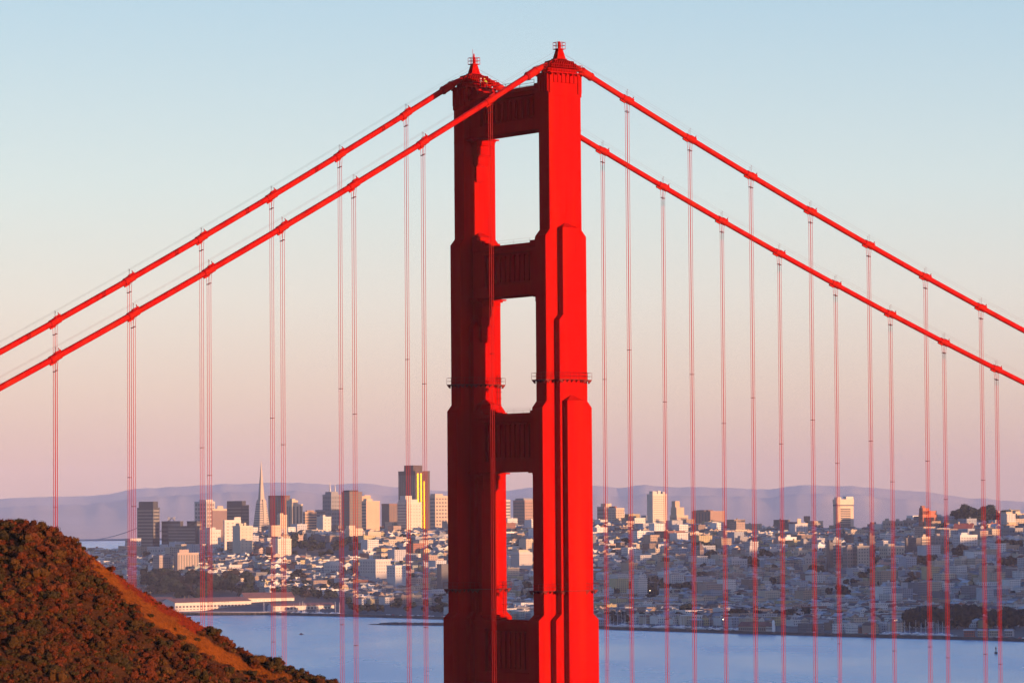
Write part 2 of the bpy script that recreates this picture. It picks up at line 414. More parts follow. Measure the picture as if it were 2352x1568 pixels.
    mb.box(-1.25, 1.25, y - .88, y + .88, 225.5, 225.6)
    mb.prism([(-1.0, y - .72), (1.0, y - .72), (1.0, y + .72), (-1.0, y + .72)], 225.6, 227.35, top=[(-.52, y - .45), (.52, y - .45), (.52, y + .45), (-.52, y + .45)])
    mb.box(-.85, .85, y - .85, y + .85, 227.36, 227.48)
    mb.box(-.2, .2, y - .2, y + .2, 227.48, 228.75)
    mb.tube([(.3, y, 227.48), (.3, y, 228.5)], .12, 6)
    rail_ring(mb, [(-.82, y - .82), (.82, y - .82), (.82, y + .82), (-.82, y + .82)], 227.48, 1.2, 2, post=.85, r=.045, pr=.05)
    if side > 0:
        mb.tube([(0, y, 228.75), (0, y, 229.0), (0, y, 229.3), (0, y, 229.6)], [.16, .17, .14, .03], 8)
        mb.tube([(-.3, y, 227.48), (-.3, y, 230.35)], .035, 5)
    else:
        mb.tube([(0, y, 228.75), (0, y, 228.9)], .15, 8)
    mb.build('lantern', M_RED, leg)
    # maintenance galleries with brackets and railing
    for z, a in ((165.4, B_), (126.2, C_)):
        mb = MB(); o1 = outline(a, .62); mb.prism(o1, z - .12, z)
        if a == C_:                                       # the outermost pilaster pushes through the gallery
            for s in (-1, 1): mb.box(-2.85, 2.85, y * 0 + s * 4.5 - .65, s * 4.5 + .65, z - .11, z - .01)
        rail_ring(mb, o1, z, 1.25, 2)
        n = len(o1)
        for i in range(n):
            p, q = o1[i], o1[(i + 1) % n]; L = math.hypot(q[0] - p[0], q[1] - p[1]); k_ = max(1, round(L / 1.05))
            if L < 1.5: k_ = 1
            dx, dy = (q[0] - p[0]) / L, (q[1] - p[1]) / L; nx, ny = -dy, dx       # inward
            for k in range(k_ + 1):
                t = .1 + (L - .2) * k / k_; cx, cy = p[0] + dx * t, p[1] + dy * t; w = .09
                T1 = [(cx - dx * w, cy - dy * w), (cx + dx * w, cy + dy * w)]
                i1 = [(u + nx * .8, v + ny * .8) for u, v in T1]
                mb.face([(*T1[0], z - .13), (*T1[1], z - .13), (*i1[1], z - .75), (*i1[0], z - .75)])
                for e in (0, 1): mb.face([(*T1[e], z - .13), (*i1[e], z - .13), (*i1[e], z - .75)])
        mb.build('gallery', M_DRED, leg, (0, y, 0))
    if side > 0:                                          # caged ladder on the face towards the roadway
        for (zb, zt, yo) in ((160.2, 167.2, -3.6), (120.8, 127.6, -4.9)):
            mb = MB()
            for dx in (-.25, .25): mb.tube([(3.0 + dx, y + yo + (.55 if zb > 150 else .2), zb), (3.0 + dx, y + yo + .3, zt)], .05, 4)
            for k in range(18):
                zz = zb + (zt - zb) * k / 17; mb.tube([(2.75, y + yo + .5, zz), (3.25, y + yo + .5, zz)], .03, 4)
                if k % 3 == 0: mb.tube([(2.6, y + yo + .5, zz), (2.6, y + yo - .2, zz), (3.4, y + yo - .2, zz), (3.4, y + yo + .5, zz)], .035, 4)
            mb.build('ladder', M_DRED, leg)
# portal struts
for zt, zb, hs, bulge in ((220.9, 212.7, 2.28, HB), (191.4, 181.7, 2.5, 3.0), (159.4, 148.4, 2.75, 3.0), (120.3, 108.6, 3.0, 3.0)):
    Y0 = TW - bulge + .02
    mb = MB(); web = hs - .75
    mb.box(-web, web, -Y0, Y0, zb + .3, zt - .9)
    mb.box(-hs, hs, -Y0, Y0, zb, zb + 2.0)                 # bottom band
    mb.box(-hs - .02, hs + .02, -Y0, Y0, zt - 1.5, zt - .72)
    mb.box(-hs - .42, hs + .42, -Y0, Y0, zt - .7, zt)      # cornice
    for s in (-1, 1):
        for e in (-1, 1): mb.box(s * web if s > 0 else -hs, hs if s > 0 else s * web, min(e * (Y0 - 3.4), e * Y0), max(e * (Y0 - 3.4), e * Y0), zb + 2.02, zt - 1.52)
        nfl = 9
        for k in range(nfl):
            yc = -(Y0 - 4.6) + k * 2 * (Y0 - 4.6) / (nfl - 1)
            mb.box(s * web if s > 0 else -(web + .5), web + .5 if s > 0 else s * web, yc - .42, yc + .42, zb + 2.7, zt - 2.0)
            mb.box(s * web if s > 0 else -(web + .2), web + .2 if s > 0 else s * web, yc - .75, yc + .75, zb + 2.4, zt - 2.3)
    for e in (-1, 1):                                      # stepped haunches on top
        for k, (w, h) in enumerate(((3.4, .45), (2.2, .95), (1.2, 1.5))):
            mb.box(-hs + .3 * k, hs - .3 * k, min(e * (Y0 - w), e * Y0), max(e * (Y0 - w), e * Y0), zt - .3, zt + h)
    st = mb.build('strut', M_RED, tower)
    for e in (-1, 1):                                      # stepped corbels under each end
        mb = MB(); f = hs / 2.28
        for (d, hx, za, zc) in ((2.0, 3.3, -.02, -.5), (2.0, 2.0, -.52, -1.6), (1.7, 1.75, -1.62, -3.4), (1.1, 1.5, -3.42, -5.2), (.6, 1.15, -5.22, -8.2)):
            ya, yb = e * (Y0 + .3), e * (Y0 - d * f)
            mb.prism([(-hx * f, min(ya, yb)), (hx * f, min(ya, yb)), (hx * f, max(ya, yb)), (-hx * f, max(ya, yb))], zb + zc + .2, zb + za)
            yb2 = e * (Y0 - d * f * .8)
            mb.box(-hx * f * .85, hx * f * .85, min(ya, yb2), max(ya, yb2), zb + zc - .12, zb + zc + .2)
        mb.build('corbel', M_RED, st)
    mb = MB()
    for s in (-1, 1):
        rail_ring(mb, [(s * (hs + .25), -Y0 + 3.0), (s * (hs + .25), Y0 - 3.0)], zt, 1.15 if zt > 200 else .9, 2, closed=False, post=4.4 if zt > 200 else 6, r=.04 if zt > 200 else .012, pr=.06 if zt > 200 else .02)
    mb.build('strut_railing', M_DRED, st)

# main cables
def cz(x):
    if x >= 0: return 226.0 - 4 * 143.21 * (x / 1280.16) * (1 - x / 1280.16)
    return 226.2 + .58721 * x + .00037774 * x * x
def cable_z(x):                                           # eased over the saddle
    if abs(x) < 4.2:
        t = abs(x) / 4.2; z4 = cz(math.copysign(4.2, x)); return z4 + .9 * (1 - t * t) 
    return cz(x)
ORD = ['first', 'second', 'third', 'fourth', 'fifth', 'sixth', 'seventh', 'eighth', 'ninth', 'tenth', 'eleventh', 'twelfth', 'thirteenth', 'fourteenth', 'fifteenth', 'sixteenth', 'seventeenth', 'eighteenth', 'nineteenth', 'twentieth']
bandm = MB()
bandm.tube([(-1.15, 0, 0), (-1.1, 0, 0), (1.1, 0, 0), (1.15, 0, 0)], [.58, .66, .66, .58], 14)
bandm.tube([(-.25, 0, 0), (-.05, 0, 0)], .70, 14); bandm.tube([(.15, 0, 0), (.35, 0, 0)], .70, 14)
bandm.box(-1.5, -.2, -.16, .16, -.86, -.55); bandm.box(.1, 1.5, -.16, .16, .55, .80)
bandm.box(1.2, 1.3, -.1, .1, .75, 1.2)
band_me = bandm.mesh('cable_band', M_CABLE)
stm = MB()
stm.tube([(0, 0, .45), (0, 0, 1.70), (0, 0, 1.72), (0, 0, 1.86)], [.025, .025, .05, .05], 6)
stan_me = stm.mesh('stanchion', M_DRED)
colm = MB(); colm.tube([(-1.5, 0, 0), (-1.4, 0, 0), (1.4, 0, 0), (1.5, 0, 0)], [.66, .76, .76, .66], 14); colm.tube([(1.0, 0, 0), (1.15, 0, 0)], .84, 14); colm.tube([(-1.15, 0, 0), (-1.0, 0, 0)], .84, 14)
col_me = colm.mesh('cable_collar', M_CABLE)
HANG = []
rope_cache = {}
for side, word in ((-1, 'nearer'), (1, 'farther')):
    y = side * TW
    mb = MB()
    mb.tube([(x, 0, cable_z(x)) for x in [-190 + 5 * i for i in range(37)] + [-6, -4.2, -3, -1.5, 0, 1.5, 3, 4.2, 6] + [10 + 5 * i for i in range(48)]], .545, 14)
    cab = mb.build('main_cable', M_CABLE, None, BM @ Vector((0, y, 0)), YAW, smooth=True)
    tag(cab, f'{word} thick red main cable draped over the tower top', 'cable', 'main cables')
    for s in (-1, 1):
        mb = MB(); path = []
        sts = [-(15.24 * k + .83) for k in range(11, 0, -1)] if s < 0 else [15.24 * k + .83 for k in range(1, 16)]
        for j in (-1, 1):
            pth = [(x, j * .5, cz(x) + 1.8) for x in sts]
            end = (s * .75, j * .4, 226.75 + (.2 if j > 0 else -.3))
            pth = pth + [end] if s < 0 else [end] + pth
            mb.tube(pth, .011, 4)
        mb.build('hand_rope', M_DRED, cab)
        for xx in (6.4, ):
            c = link('cable_collar', col_me, cab, (s * xx, 0, cz(s * xx)))
            c.rotation_euler = (0, -math.atan((cz(s * xx + .5) - cz(s * xx - .5))), 0)
        for k, x in enumerate(sts if s > 0 else list(reversed(sts))):
            z = cz(x); sl = cz(x + .5) - cz(x - .5)
            w = BM @ Vector((x, y, z)); px, py = proj(w)
            if px < -60 or px > 2420: continue
            b = link('cable_band', band_me, cab, (x, 0, z)); b.rotation_euler = (0, -math.atan(sl), 0)
            for q in (-1, 1):
                e_ = link('stanchion', stan_me, b, (q * .27, q * .5, 0)); e_.rotation_euler = (0, math.atan(sl), 0)
            # the hanger: two rope loops over the band, four ropes below it
            h = empty('hanger_rope', BM @ Vector((x, y, 76)), YAW)
            HANG.append((px, s, side, k))
            where = f'{ORD[k]} pair of red hanger ropes on the {"falling" if s > 0 else "short"} side under the {word} cable'
            tag(h, f'{ORD[k]} red hanger rope set {"right" if s > 0 else "left"} of the tower under the {word} cable', 'hanger rope', 'hanger ropes under the main cables')
            zt = z - 76
            for ax in (-.20, .20):
                for ay in (-.32, .32):
                    mb = MB(); t0 = zt + sl * ax
                    mb.tube([(ax, ay, 0), (ax, ay, t0 - 2.3), (ax * 1.25, ay * 1.75, t0 - .2)], .041, 5)
                    mb.build('rope', M_ROPE, h, smooth=True)
            for q, zz in enumerate((zt - 2.3, zt * .667, zt * .333)):
                mb = MB()
                if q == 0:
                    for ax in (-.20, .20): mb.box(ax - .09, ax + .09, -.42, .42, zz + sl * ax - .07, zz + sl * ax + .07)
                else:
                    for ax in (-.20, .20): mb.box(ax - .05, ax + .05, -.42, .42, zz - .05, zz + .05)
                    for ay in (-.32, .32): mb.box(-.15, .15, ay - .04, ay + .04, zz - .045, zz + .045)
                mb.build('clamp', M_DRED, h)
# ------------------------------------------------------------------ two workers on the farther tower cap
M_SKIN = mat('skin', (.45, .26, .18), .6)
M_BLUE = mat('blue_shirt', (.22, .28, .42), .8); M_NAVY = mat('dark_trousers', (.03, .03, .045), .8)
M_VIS = mat('hi_vis_jacket', (.55, .75, .05), .7); M_HELM = mat('helmet_white', (.8, .8, .78), .4); M_HELMY = mat('helmet_yellow', (.8, .7, .08), .4)
def ball(mb, c, rx, ry, rz, n=8, m_=6, lo=-pi / 2):
    c = Vector(c)
    pts = [[c + Vector((rx * cos(lo + (pi / 2 - lo) * j / m_) * cos(2 * pi * i / n), ry * cos(lo + (pi / 2 - lo) * j / m_) * sin(2 * pi * i / n), rz * sin(lo + (pi / 2 - lo) * j / m_))) for i in range(n)] for j in range(m_ + 1)]
    for j in range(m_):
        for i in range(n): mb.face([pts[j][i], pts[j][(i + 1) % n], pts[j + 1][(i + 1) % n], pts[j + 1][i]])
def skin_mesh(name, verts, edges, radii, material, parent, root=0, sub=1):
    me = bpy.data.meshes.new(name); me.from_pydata(verts, edges, []); me.materials.append(material)
    o = link(name, me, parent)
    mo = o.modifiers.new('skin', 'SKIN'); mo.use_smooth_shade = True
    if not me.skin_vertices: me.skin_vertices.new(name='skin')
    for i, r in enumerate(radii):
        me.skin_vertices[0].data[i].radius = (r, r); me.skin_vertices[0].data[i].use_root = (i == root)
    s = o.modifiers.new('sub', 'SUBSURF'); s.levels = sub; s.render_levels = sub
    return o
def person(loc, rz, label, lean, arms, shirt, helm):
    """standing figure: one skinned body; shirt, trousers and helmet over it. local +x is forward"""
    root = empty('person', loc, rz); tag(root, label, 'person', None)
    L = lean
    J = {'pel': (0, 0, .95), 'wst': (.05 * L, 0, 1.1), 'chs': (.22 * L, 0, 1.32), 'nek': (.33 * L, 0, 1.49), 'hed': (.40 * L, 0, 1.60), 'top': (.42 * L + .01, 0, 1.74)}
    v = [J['pel'], J['wst'], J['chs'], J['nek'], J['hed'], J['top']]; e = [(0, 1), (1, 2), (2, 3), (3, 4), (4, 5)]; r = [.14, .13, .15, .055, .095, .07]
    for s, (el, ha) in zip((-1, 1), arms):
        b = len(v); sh = (J['chs'][0] + .03 * L, s * .2, 1.41)
        v += [sh, el, ha, (ha[0] + .07, ha[1], ha[2] - .02)]; e += [(2, b), (b, b + 1), (b + 1, b + 2), (b + 2, b + 3)]; r += [.06, .045, .034, .03]
        b2 = len(v); tip = v[b + 3]                                     # five fingers
        for k in range(5):
            v.append((tip[0] + (.07 if k < 4 else .03), tip[1] + ((k - 1.5) * .018 if k < 4 else -s * .05), tip[2] - .025)); e.append((b + 3, b2 + k)); r.append(.009)
    for s in (-1, 1):
        b = len(v); v += [(0, s * .1, .9), (.03, s * .12, .5), (-.02, s * .13, .09), (.12, s * .15, .04)]
        e += [(0, b), (b, b + 1), (b + 1, b + 2), (b + 2, b + 3)]; r += [.085, .06, .042, .04]
    body = skin_mesh('body', v, e, r, M_SKIN, root)
    tv = [J['pel'], J['wst'], J['chs'], (J['nek'][0] * .95, 0, 1.44)]; te = [(0, 1), (1, 2), (2, 3)]; tr = [.165, .155, .18, .08]
    for s, (el, ha) in zip((-1, 1), arms):
        b = len(tv); sh = (J['chs'][0] + .03 * L, s * .2, 1.41); hm = tuple(el[i] * .3 + ha[i] * .7 for i in range(3))
        tv += [sh, el, hm]; te += [(2, b), (b, b + 1), (b + 1, b + 2)]; tr += [.08, .062, .05]
    skin_mesh('jacket', tv, te, tr, shirt, root)
    tv = [(0, 0, .97), (0, 0, .88)]; te = [(0, 1)]; tr = [.165, .16]
    for s in (-1, 1):
        b = len(tv); tv += [(0, s * .11, .85), (.03, s * .12, .5), (-.02, s * .13, .1)]; te += [(1, b), (b, b + 1), (b + 1, b + 2)]; tr += [.105, .08, .065]
    skin_mesh('trousers', tv, te, tr, M_NAVY, root)
    mb = MB(); h = J['hed']; ball(mb, (h[0] + .01, 0, h[2] + .05), .15, .13, .15, lo=0); mb.tube([(h[0] + .04, 0, h[2] + .04), (h[0] + .04, 0, h[2] + .06)], [.18, .17], 12)
    mb.build('helmet', helm, root, smooth=True)
    mb = MB()
    for s in (-1, 1): ball(mb, (h[0] + .095, s * .035, h[2] + .0), .012, .016, .012, 6, 4)
    mb.tube([(h[0] + .09, 0, h[2] + .01), (h[0] + .125, 0, h[2] - .04), (h[0] + .1, 0, h[2] - .05)], .014, 6)
    mb.box(h[0] + .08, h[0] + .1, -.03, .03, h[2] - .085, h[2] - .07)
    for s in (-1, 1): ball(mb, (h[0], s * .1, h[2] - .01), .03, .012, .04, 6, 4)
    mb.build('face', M_SKIN, root)
pz = 222.8
person(BM @ Vector((.05, TW - 2.0, pz)), YAW, 'worker in white helmet and blue shirt standing at the farther tower cap', .25,
       (((.12, -.26, 1.16), (.28, -.2, 1.05)), ((.08, .27, 1.15), (.26, .22, 1.1))), M_BLUE, M_HELM)
person(BM @ Vector((1.55, TW - 2.0, pz)), YAW + pi, 'worker in bright yellow jacket bending over beside the farther tower cap', 1.15,
       (((.52, -.24, 1.2), (.75, -.16, 1.12)), ((.5, .25, 1.18), (.7, .2, 1.05))), M_VIS, M_HELMY)
# ------------------------------------------------------------------ near headland with scrub
RZ = [(-700, 1200), (-200, 1196), (0, 1206), (70, 1204), (112, 1219), (145, 1231), (200, 1268), (240, 1301), (310, 1349), (380, 1392), (420, 1413), (480, 1446), (520, 1484), (560, 1508), (620, 1527), (680, 1545), (740, 1568), (800, 1590), (900, 1625), (1100, 1700)]
YR = 375.0
def hill_z(x, y):
    px = 1176 + FPX * x / YR
    zr = CZ - (lerp_tab(RZ, px) - 1191.0) * YR / FPX
    e = y - YR
    z = zr - (.50 * -e if e < 0 else .62 * e)
    z -= .9 * exp(-abs(e) / 1.6) - .0                       # rounded crest
    z += .9
    b = min(1.0, abs(e) / 6.0)
    z += b * (1.3 * mn.noise((x * .09, y * .09, 4.0)) + .5 * mn.noise((x * .31, y * .31, 9.0))) + .12 * mn.noise((x * 1.3, y * 1.3, 2.0)) - .9 * (1 - exp(-abs(e) / 1.6)) * 0
    return z
def hill_zone(px, py):
    """0 scrub, 1 tan grass band, 2 bare red slope; read on the hillside as it lies"""
    top = lerp_tab(RZ, px)
    c = lerp_tab([(180, 1240), (215, 1290), (260, 1335), (330, 1398), (400, 1438), (450, 1470), (520, 1510), (560, 1535), (640, 1556), (720, 1572)], px)
    w = lerp_tab([(180, 6), (215, 12), (260, 17), (330, 20), (450, 18), (560, 16), (640, 11), (720, 4)], px)
    n = 14 * mn.noise((px * .03, py * .03, 1.0))
    if 190 < px < 720 and abs(py - c + n) < w: return 1
    if 225 < px < 455 and py < c + n and py > top - 8: return 2
    if 380 < px < 700 and py < c + n and mn.noise((px * .022, py * .03, 7.0)) > .25: return 2
    if mn.noise((px * .016, py * .02, 3.0)) > .64: return 2
    return 0
def hill_mat():
    M = bpy.data.materials.new('hill_soil'); M.use_nodes = True; t = M.node_tree; b = t.nodes['Principled BSDF']; b.inputs['Roughness'].default_value = .95; b.inputs['Specular IOR Level'].default_value = .1
    a = N(t, 'ShaderNodeAttribute', attribute_name='Col'); tcn = N(t, 'ShaderNodeTexCoord')
    n1 = N(t, 'ShaderNodeTexNoise'); n1.inputs['Scale'].default_value = 2.6; n1.inputs['Detail'].default_value = 8; n1.inputs['Roughness'].default_value = .75
    t.links.new(tcn.outputs['Object'], n1.inputs['Vector'])
    r = N(t, 'ShaderNodeMapRange'); r.inputs[1].default_value = .3; r.inputs[2].default_value = .7; r.inputs[3].default_value = .45; r.inputs[4].default_value = 1.6; t.links.new(n1.outputs[0], r.inputs[0])
    mx = N(t, 'ShaderNodeMix', data_type='RGBA', blend_type='MULTIPLY'); mx.inputs[0].default_value = 1; t.links.new(a.outputs['Color'], mx.inputs[6]); t.links.new(r.outputs[0], mx.inputs[7])
    t.links.new(mx.outputs[2], b.inputs['Base Color'])
    bp = N(t, 'ShaderNodeBump'); bp.inputs['Strength'].default_value = .8; bp.inputs['Distance'].default_value = .35; t.links.new(n1.outputs[0], bp.inputs['Height']); t.links.new(bp.outputs[0], b.inputs['Normal'])
    return M
HCOL = {0: (.045, .016, .005), 1: (.18, .046, .003), 2: (.17, .017, .002)}
xs = [-120 + 1.5 * i for i in range(27)] + [-79.5 + .5 * i for i in range(165)] + [3 + 2.5 * i for i in range(20)]
ys = [250 + 5 * i for i in range(14)] + [320 + .6 * i for i in range(110)] + [386 + 5 * i for i in range(12)]
hm = hill_mat()
ho_ = grid_mesh('hillside', xs, ys, lambda x, y: (x, y, hill_z(x, y)), hm); tag(ho_, kind='structure')
ca = ho_.data.color_attributes.new('Col', 'FLOAT_COLOR', 'POINT'); cc = []
for v in ho_.data.vertices: cc.extend((*HCOL[hill_zone(*proj(v.co))], 1))
ca.data.foreach_set('color', cc)
M_LEAF = mat('scrub_leaves', rough=.8, attr=True, spec=.1)
SH_COL = [(.064, .021, .005), (.046, .023, .005), (.033, .021, .006), (.088, .019, .005), (.048, .013, .004), (.074, .031, .006), (.10, .027, .009)]
def shrub_faces(mb, c, r, h, n, col, rng, leaf=.072):
    cx, cy, cz_ = c
    lobes = [(rng.uniform(-.55, .55) * r, rng.uniform(-.55, .55) * r, rng.uniform(.2, .75) * h, rng.uniform(.35, .6)) for _ in range(5)]
    for _ in range(n):
        lx, ly, lz, lr = rng.choice(lobes); u = rng.uniform(-1, 1); a = rng.uniform(0, 2 * pi); s = sqrt(1 - u * u); rr = lr * rng.uniform(.75, 1.05)
        d = Vector((s * cos(a), s * sin(a), u)); p = Vector((cx + lx + d.x * rr * r, cy + ly + d.y * rr * r, cz_ + lz + d.z * rr * h * .75))
        nrm = (d + Vector((rng.uniform(-.7, .7), rng.uniform(-.7, .7), rng.uniform(-.3, .7)))).normalized()
        t1 = nrm.orthogonal().normalized(); t1 = Matrix.Rotation(rng.uniform(0, pi), 3, nrm) @ t1; t2 = nrm.cross(t1); q = leaf * rng.uniform(.7, 1.7); k = rng.uniform(.65, 1.35)
        cl = (col[0] * k, col[1] * k * rng.uniform(.85, 1.15), col[2] * k)
        mb.face([p + t1 * q, p + t2 * q * .6, p - t1 * q, p - t2 * q * .6], 0, cl)
    # dense woody inside so that the ground does not show straight through
    for lx, ly, lz, lr in lobes:
        q = lr * .78; dk = (col[0] * .8, col[1] * .8, col[2] * .8)
        ring = []
        for j, el in enumerate((-.9, 0, .8)):
            ring.append([(cx + lx + q * r * cos(el) * cos(2 * pi * i / 6 + j), cy + ly + q * r * cos(el) * sin(2 * pi * i / 6 + j), cz_ + lz + q * h * .75 * sin(el)) for i in range(6)])
        for j in range(2):
            for i in range(6): mb.face([ring[j][i], ring[j][(i + 1) % 6], ring[j + 1][(i + 1) % 6], ring[j + 1][i]], 0, dk)
        mb.face(ring[2], 0, dk)
rng = random.Random(11)
scrub = MB(); ridge_spots = []
n_sh = 0
for _ in range(11500):
    x = rng.uniform(-66, 4); y = rng.uniform(333, 379)
    z = hill_z(x, y); px, py = proj((x, y, z))
    if px < -60 or px > 900 or py > 1640: continue
    zn = hill_zone(px, py)
    if zn == 1 and rng.random() > .05: continue
    if zn == 2 and rng.random() > .10: continue
    cl = mn.noise((x * .16, y * .16, 12.0))
    k = int((cl + 1) * 3.5 + rng.uniform(-2, 2)) % len(SH_COL)
    r = rng.uniform(.24, .52) * rng.choice((1, 1, 1, 1, 1, 1, .7, .7, 1.6, 1.6, 2.2)); h = r * rng.uniform(.75, 1.25)
    if zn: r *= .5; h *= .5
    if YR - 2.2 < y < YR + 2 and r > .42 and -20 < px < 830 and len(ridge_spots) < 95: ridge_spots.append((x, y, z, r, h, k, px)); continue
    shrub_faces(scrub, (x, y, z - .05), r, h, int(70 + 130 * r), SH_COL[k], rng); n_sh += 1
tag(scrub.build('scrub', M_LEAF), kind='stuff')
# dry grass on the bare band
gr = MB()
for _ in range(15000):
    x = rng.uniform(-50, -10); y = rng.uniform(340, 378); z = hill_z(x, y); px, py = proj((x, y, z)); zn = hill_zone(px, py)
    if zn == 0 and rng.random() > .08: continue
    c = HCOL[1] if (zn == 1 or rng.random() < .3) else HCOL[2]
    k = rng.uniform(.6, 1.5); c = (c[0] * k, c[1] * k, c[2] * k); a = rng.uniform(0, 2 * pi); h = rng.uniform(.10, .30); w = .035
    for j in range(2):
        aa = a + j * 1.7; dx, dy = cos(aa) * w, sin(aa) * w; tx, ty = rng.uniform(-.08, .08), rng.uniform(-.08, .08)
        gr.face([(x - dx, y - dy, z - .03), (x + dx, y + dy, z - .03), (x + tx, y + ty, z + h)], 0, c)
tag(gr.build('grass', M_LEAF), kind='stuff')
CNAME = ['rust brown', 'olive', 'dark green', 'reddish', 'dark brown', 'tan brown', 'copper']
ridge_spots.sort(key=lambda q: q[6]); seen = {}
for (x, y, z, r, h, k, px) in ridge_spots:
    mb = MB(); shrub_faces(mb, (0, 0, -.05), r, h, int(110 + 150 * r), SH_COL[k], rng)
    o = mb.build('shrub', M_LEAF, None, (x, y, z))
    seg = 'flat top' if px < 110 else 'steep upper shoulder' if px < 230 else 'bare red middle' if px < 420 else 'knoll below the sheds' if px < 600 else 'low right end'
    key = (k, seg, r > .6); seen[key] = seen.get(key, 0) + 1; i = seen[key]
    tag(o, f'{ORD[i - 1] + " " if i > 1 else ""}{"broad" if r > .6 else "small"} {CNAME[k]} shrub on the near hill crest, {seg}', 'shrub', 'shrubs along the crest of the near hill')
# one spindly bush standing clear of the crest
# ------------------------------------------------------------------ city
ALB = .80                                    # late sun, camera exposed for the shade: keep walls off-white rather than white
TH = radians(34); CT, STH = cos(TH), sin(TH)
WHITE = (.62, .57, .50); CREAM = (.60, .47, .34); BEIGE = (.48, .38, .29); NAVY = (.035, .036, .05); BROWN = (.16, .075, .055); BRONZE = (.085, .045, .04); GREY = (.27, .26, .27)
BRICK = (.27, .10, .065); PINK = (.52, .32, .26); PALE = (.50, .46, .44); DGREY = (.12, .115, .13); TAN = (.38, .27, .19)
LMK = []                                     # footprints kept clear of small houses
def spec_box(px0, pxs, px1, ytop, ybase, D):
    C = P(pxs, ybase, D); t0 = (px0 - 1176) / FPX; t1 = (px1 - 1176) / FPX
    w = (t1 * D - C.x) / (CT - t1 * STH); d = (C.x - t0 * D) / (STH + t0 * CT)
    return C, max(w, 2), max(d, 2), P(pxs, ytop, D).z
wcache = {}
def window_mesh(name, w, h, th, M):
    k = (round(w, 1), round(h, 1), M.name)
    if k not in wcache:
        mb = MB(); mb.box(-w / 2, w / 2, -.18, .12, -h / 2, h / 2); wcache[k] = mb.mesh('window', M)
    return wcache[k]
def put_windows(root, style, w, d, zlo, ztop, nb, nf, nbl, glass, wf=.5, hf=.5, name=None, zs=None):
    """front (sunlit) face lies along local x at y=0, side face along local y at x=0"""
    H = ztop - zlo
    for face, L, n in (('f', w, nb), ('s', d, nbl)):
        if n <= 0: continue
        if style == 'grid':
            cw, ch = L / (n + .35), H / nf
            me = window_mesh('window', cw * wf, ch * hf, .2, glass)
            for i in range(n):
                for j in range(nf):
                    u = L / (n + .35) * (i + .675); z = zlo + ch * (j + .5)
                    o = link('window', me, root, (u, 0, z) if face == 'f' else (0, u, z))
                    if face == 's': o.rotation_euler = (0, 0, -pi / 2)
        elif style == 'band':
            ch = H / nf; me = window_mesh('window_band', L * .94, ch * hf, .2, glass)
            for j in range(nf):
                o = link('window_band', me, root, (L / 2, 0, zlo + ch * (j + .5)) if face == 'f' else (0, L / 2, zlo + ch * (j + .5)))
                if face == 's': o.rotation_euler = (0, 0, -pi / 2)
        elif style == 'strip':
            cw = L / n; me = window_mesh('window_strip', cw * wf, H * .95, .2, glass)
            for i in range(n):
                o = link('window_strip', me, root, (cw * (i + .5), 0, zlo + H / 2) if face == 'f' else (0, cw * (i + .5), zlo + H / 2))
                if face == 's': o.rotation_euler = (0, 0, -pi / 2)
def block(name, label, px0, pxs, px1, ytop, ybase, D, col, style=None, nb=5, nf=8, nbl=4, glass=None, wf=.5, hf=.5, tops=(), cat='building', group=None, sink=12, wmat=None, roofc=None, seat=False):
    """tops: (fx0, fx1, fy0, fy1, extra height, colour) roof boxes in fractions of the plan"""
    if pxs is None: pxs = px0 + .42 * (px1 - px0)
    if seat:                                      # stands where the sight line to its foot meets the slope
        q = hit(pxs, ybase)
        if q is not None: D = q.y
    C, w, d, zt = spec_box(px0, pxs, px1, ytop, ybase, D)
    zb = min(C.z, ground(C.x, C.y + 10)) - sink
    root = empty(name, (C.x, C.y, zb), TH); tag(root, label, cat, group)
    H = zt - zb
    col = tuple(q * ALB for q in col)
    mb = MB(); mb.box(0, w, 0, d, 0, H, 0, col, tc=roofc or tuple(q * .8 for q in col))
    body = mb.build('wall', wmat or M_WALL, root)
    mb = MB(); mb.box(-.25, w + .25, -.25, d + .25, H - 1.2, H + .9, 0, tuple(min(1, q * 1.1) for q in col)); mb.build('parapet', M_WALL, body)
    for (a, b, c, e, hh, cc) in tops:
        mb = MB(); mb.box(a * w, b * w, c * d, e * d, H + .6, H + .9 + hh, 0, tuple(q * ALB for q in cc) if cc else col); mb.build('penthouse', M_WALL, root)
    if style:
        vis = max(C.z - zb, H * .02)
        put_windows(root, style, w, d, vis + 1.0, H - 2.2, nb, nf, nbl, glass or M_GLASS, wf, hf)
    LMK.append((C, w, d))
    return root, w, d, H, zb
#                 name, label, x0, xs, x1, ytop, ybase, D, colour
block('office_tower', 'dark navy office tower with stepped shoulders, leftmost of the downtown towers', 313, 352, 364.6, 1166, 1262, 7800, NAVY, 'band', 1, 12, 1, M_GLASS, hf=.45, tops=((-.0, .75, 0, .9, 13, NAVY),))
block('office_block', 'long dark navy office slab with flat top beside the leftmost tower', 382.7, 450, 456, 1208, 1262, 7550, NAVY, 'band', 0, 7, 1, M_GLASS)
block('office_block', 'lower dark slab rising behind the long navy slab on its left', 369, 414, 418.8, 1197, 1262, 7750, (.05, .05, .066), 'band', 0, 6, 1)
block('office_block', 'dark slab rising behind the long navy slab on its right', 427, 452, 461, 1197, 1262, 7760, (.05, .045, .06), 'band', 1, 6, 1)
block('apartment_tower', 'pale tower with white grid frame and dark windows behind the small white block', 444.6, 474, 491.7, 1152, 1240, 8000, PALE, 'grid', 3, 9, 4, M_GLASS, .62, .6, tops=((.1, .9, .1, .7, 4, WHITE),))
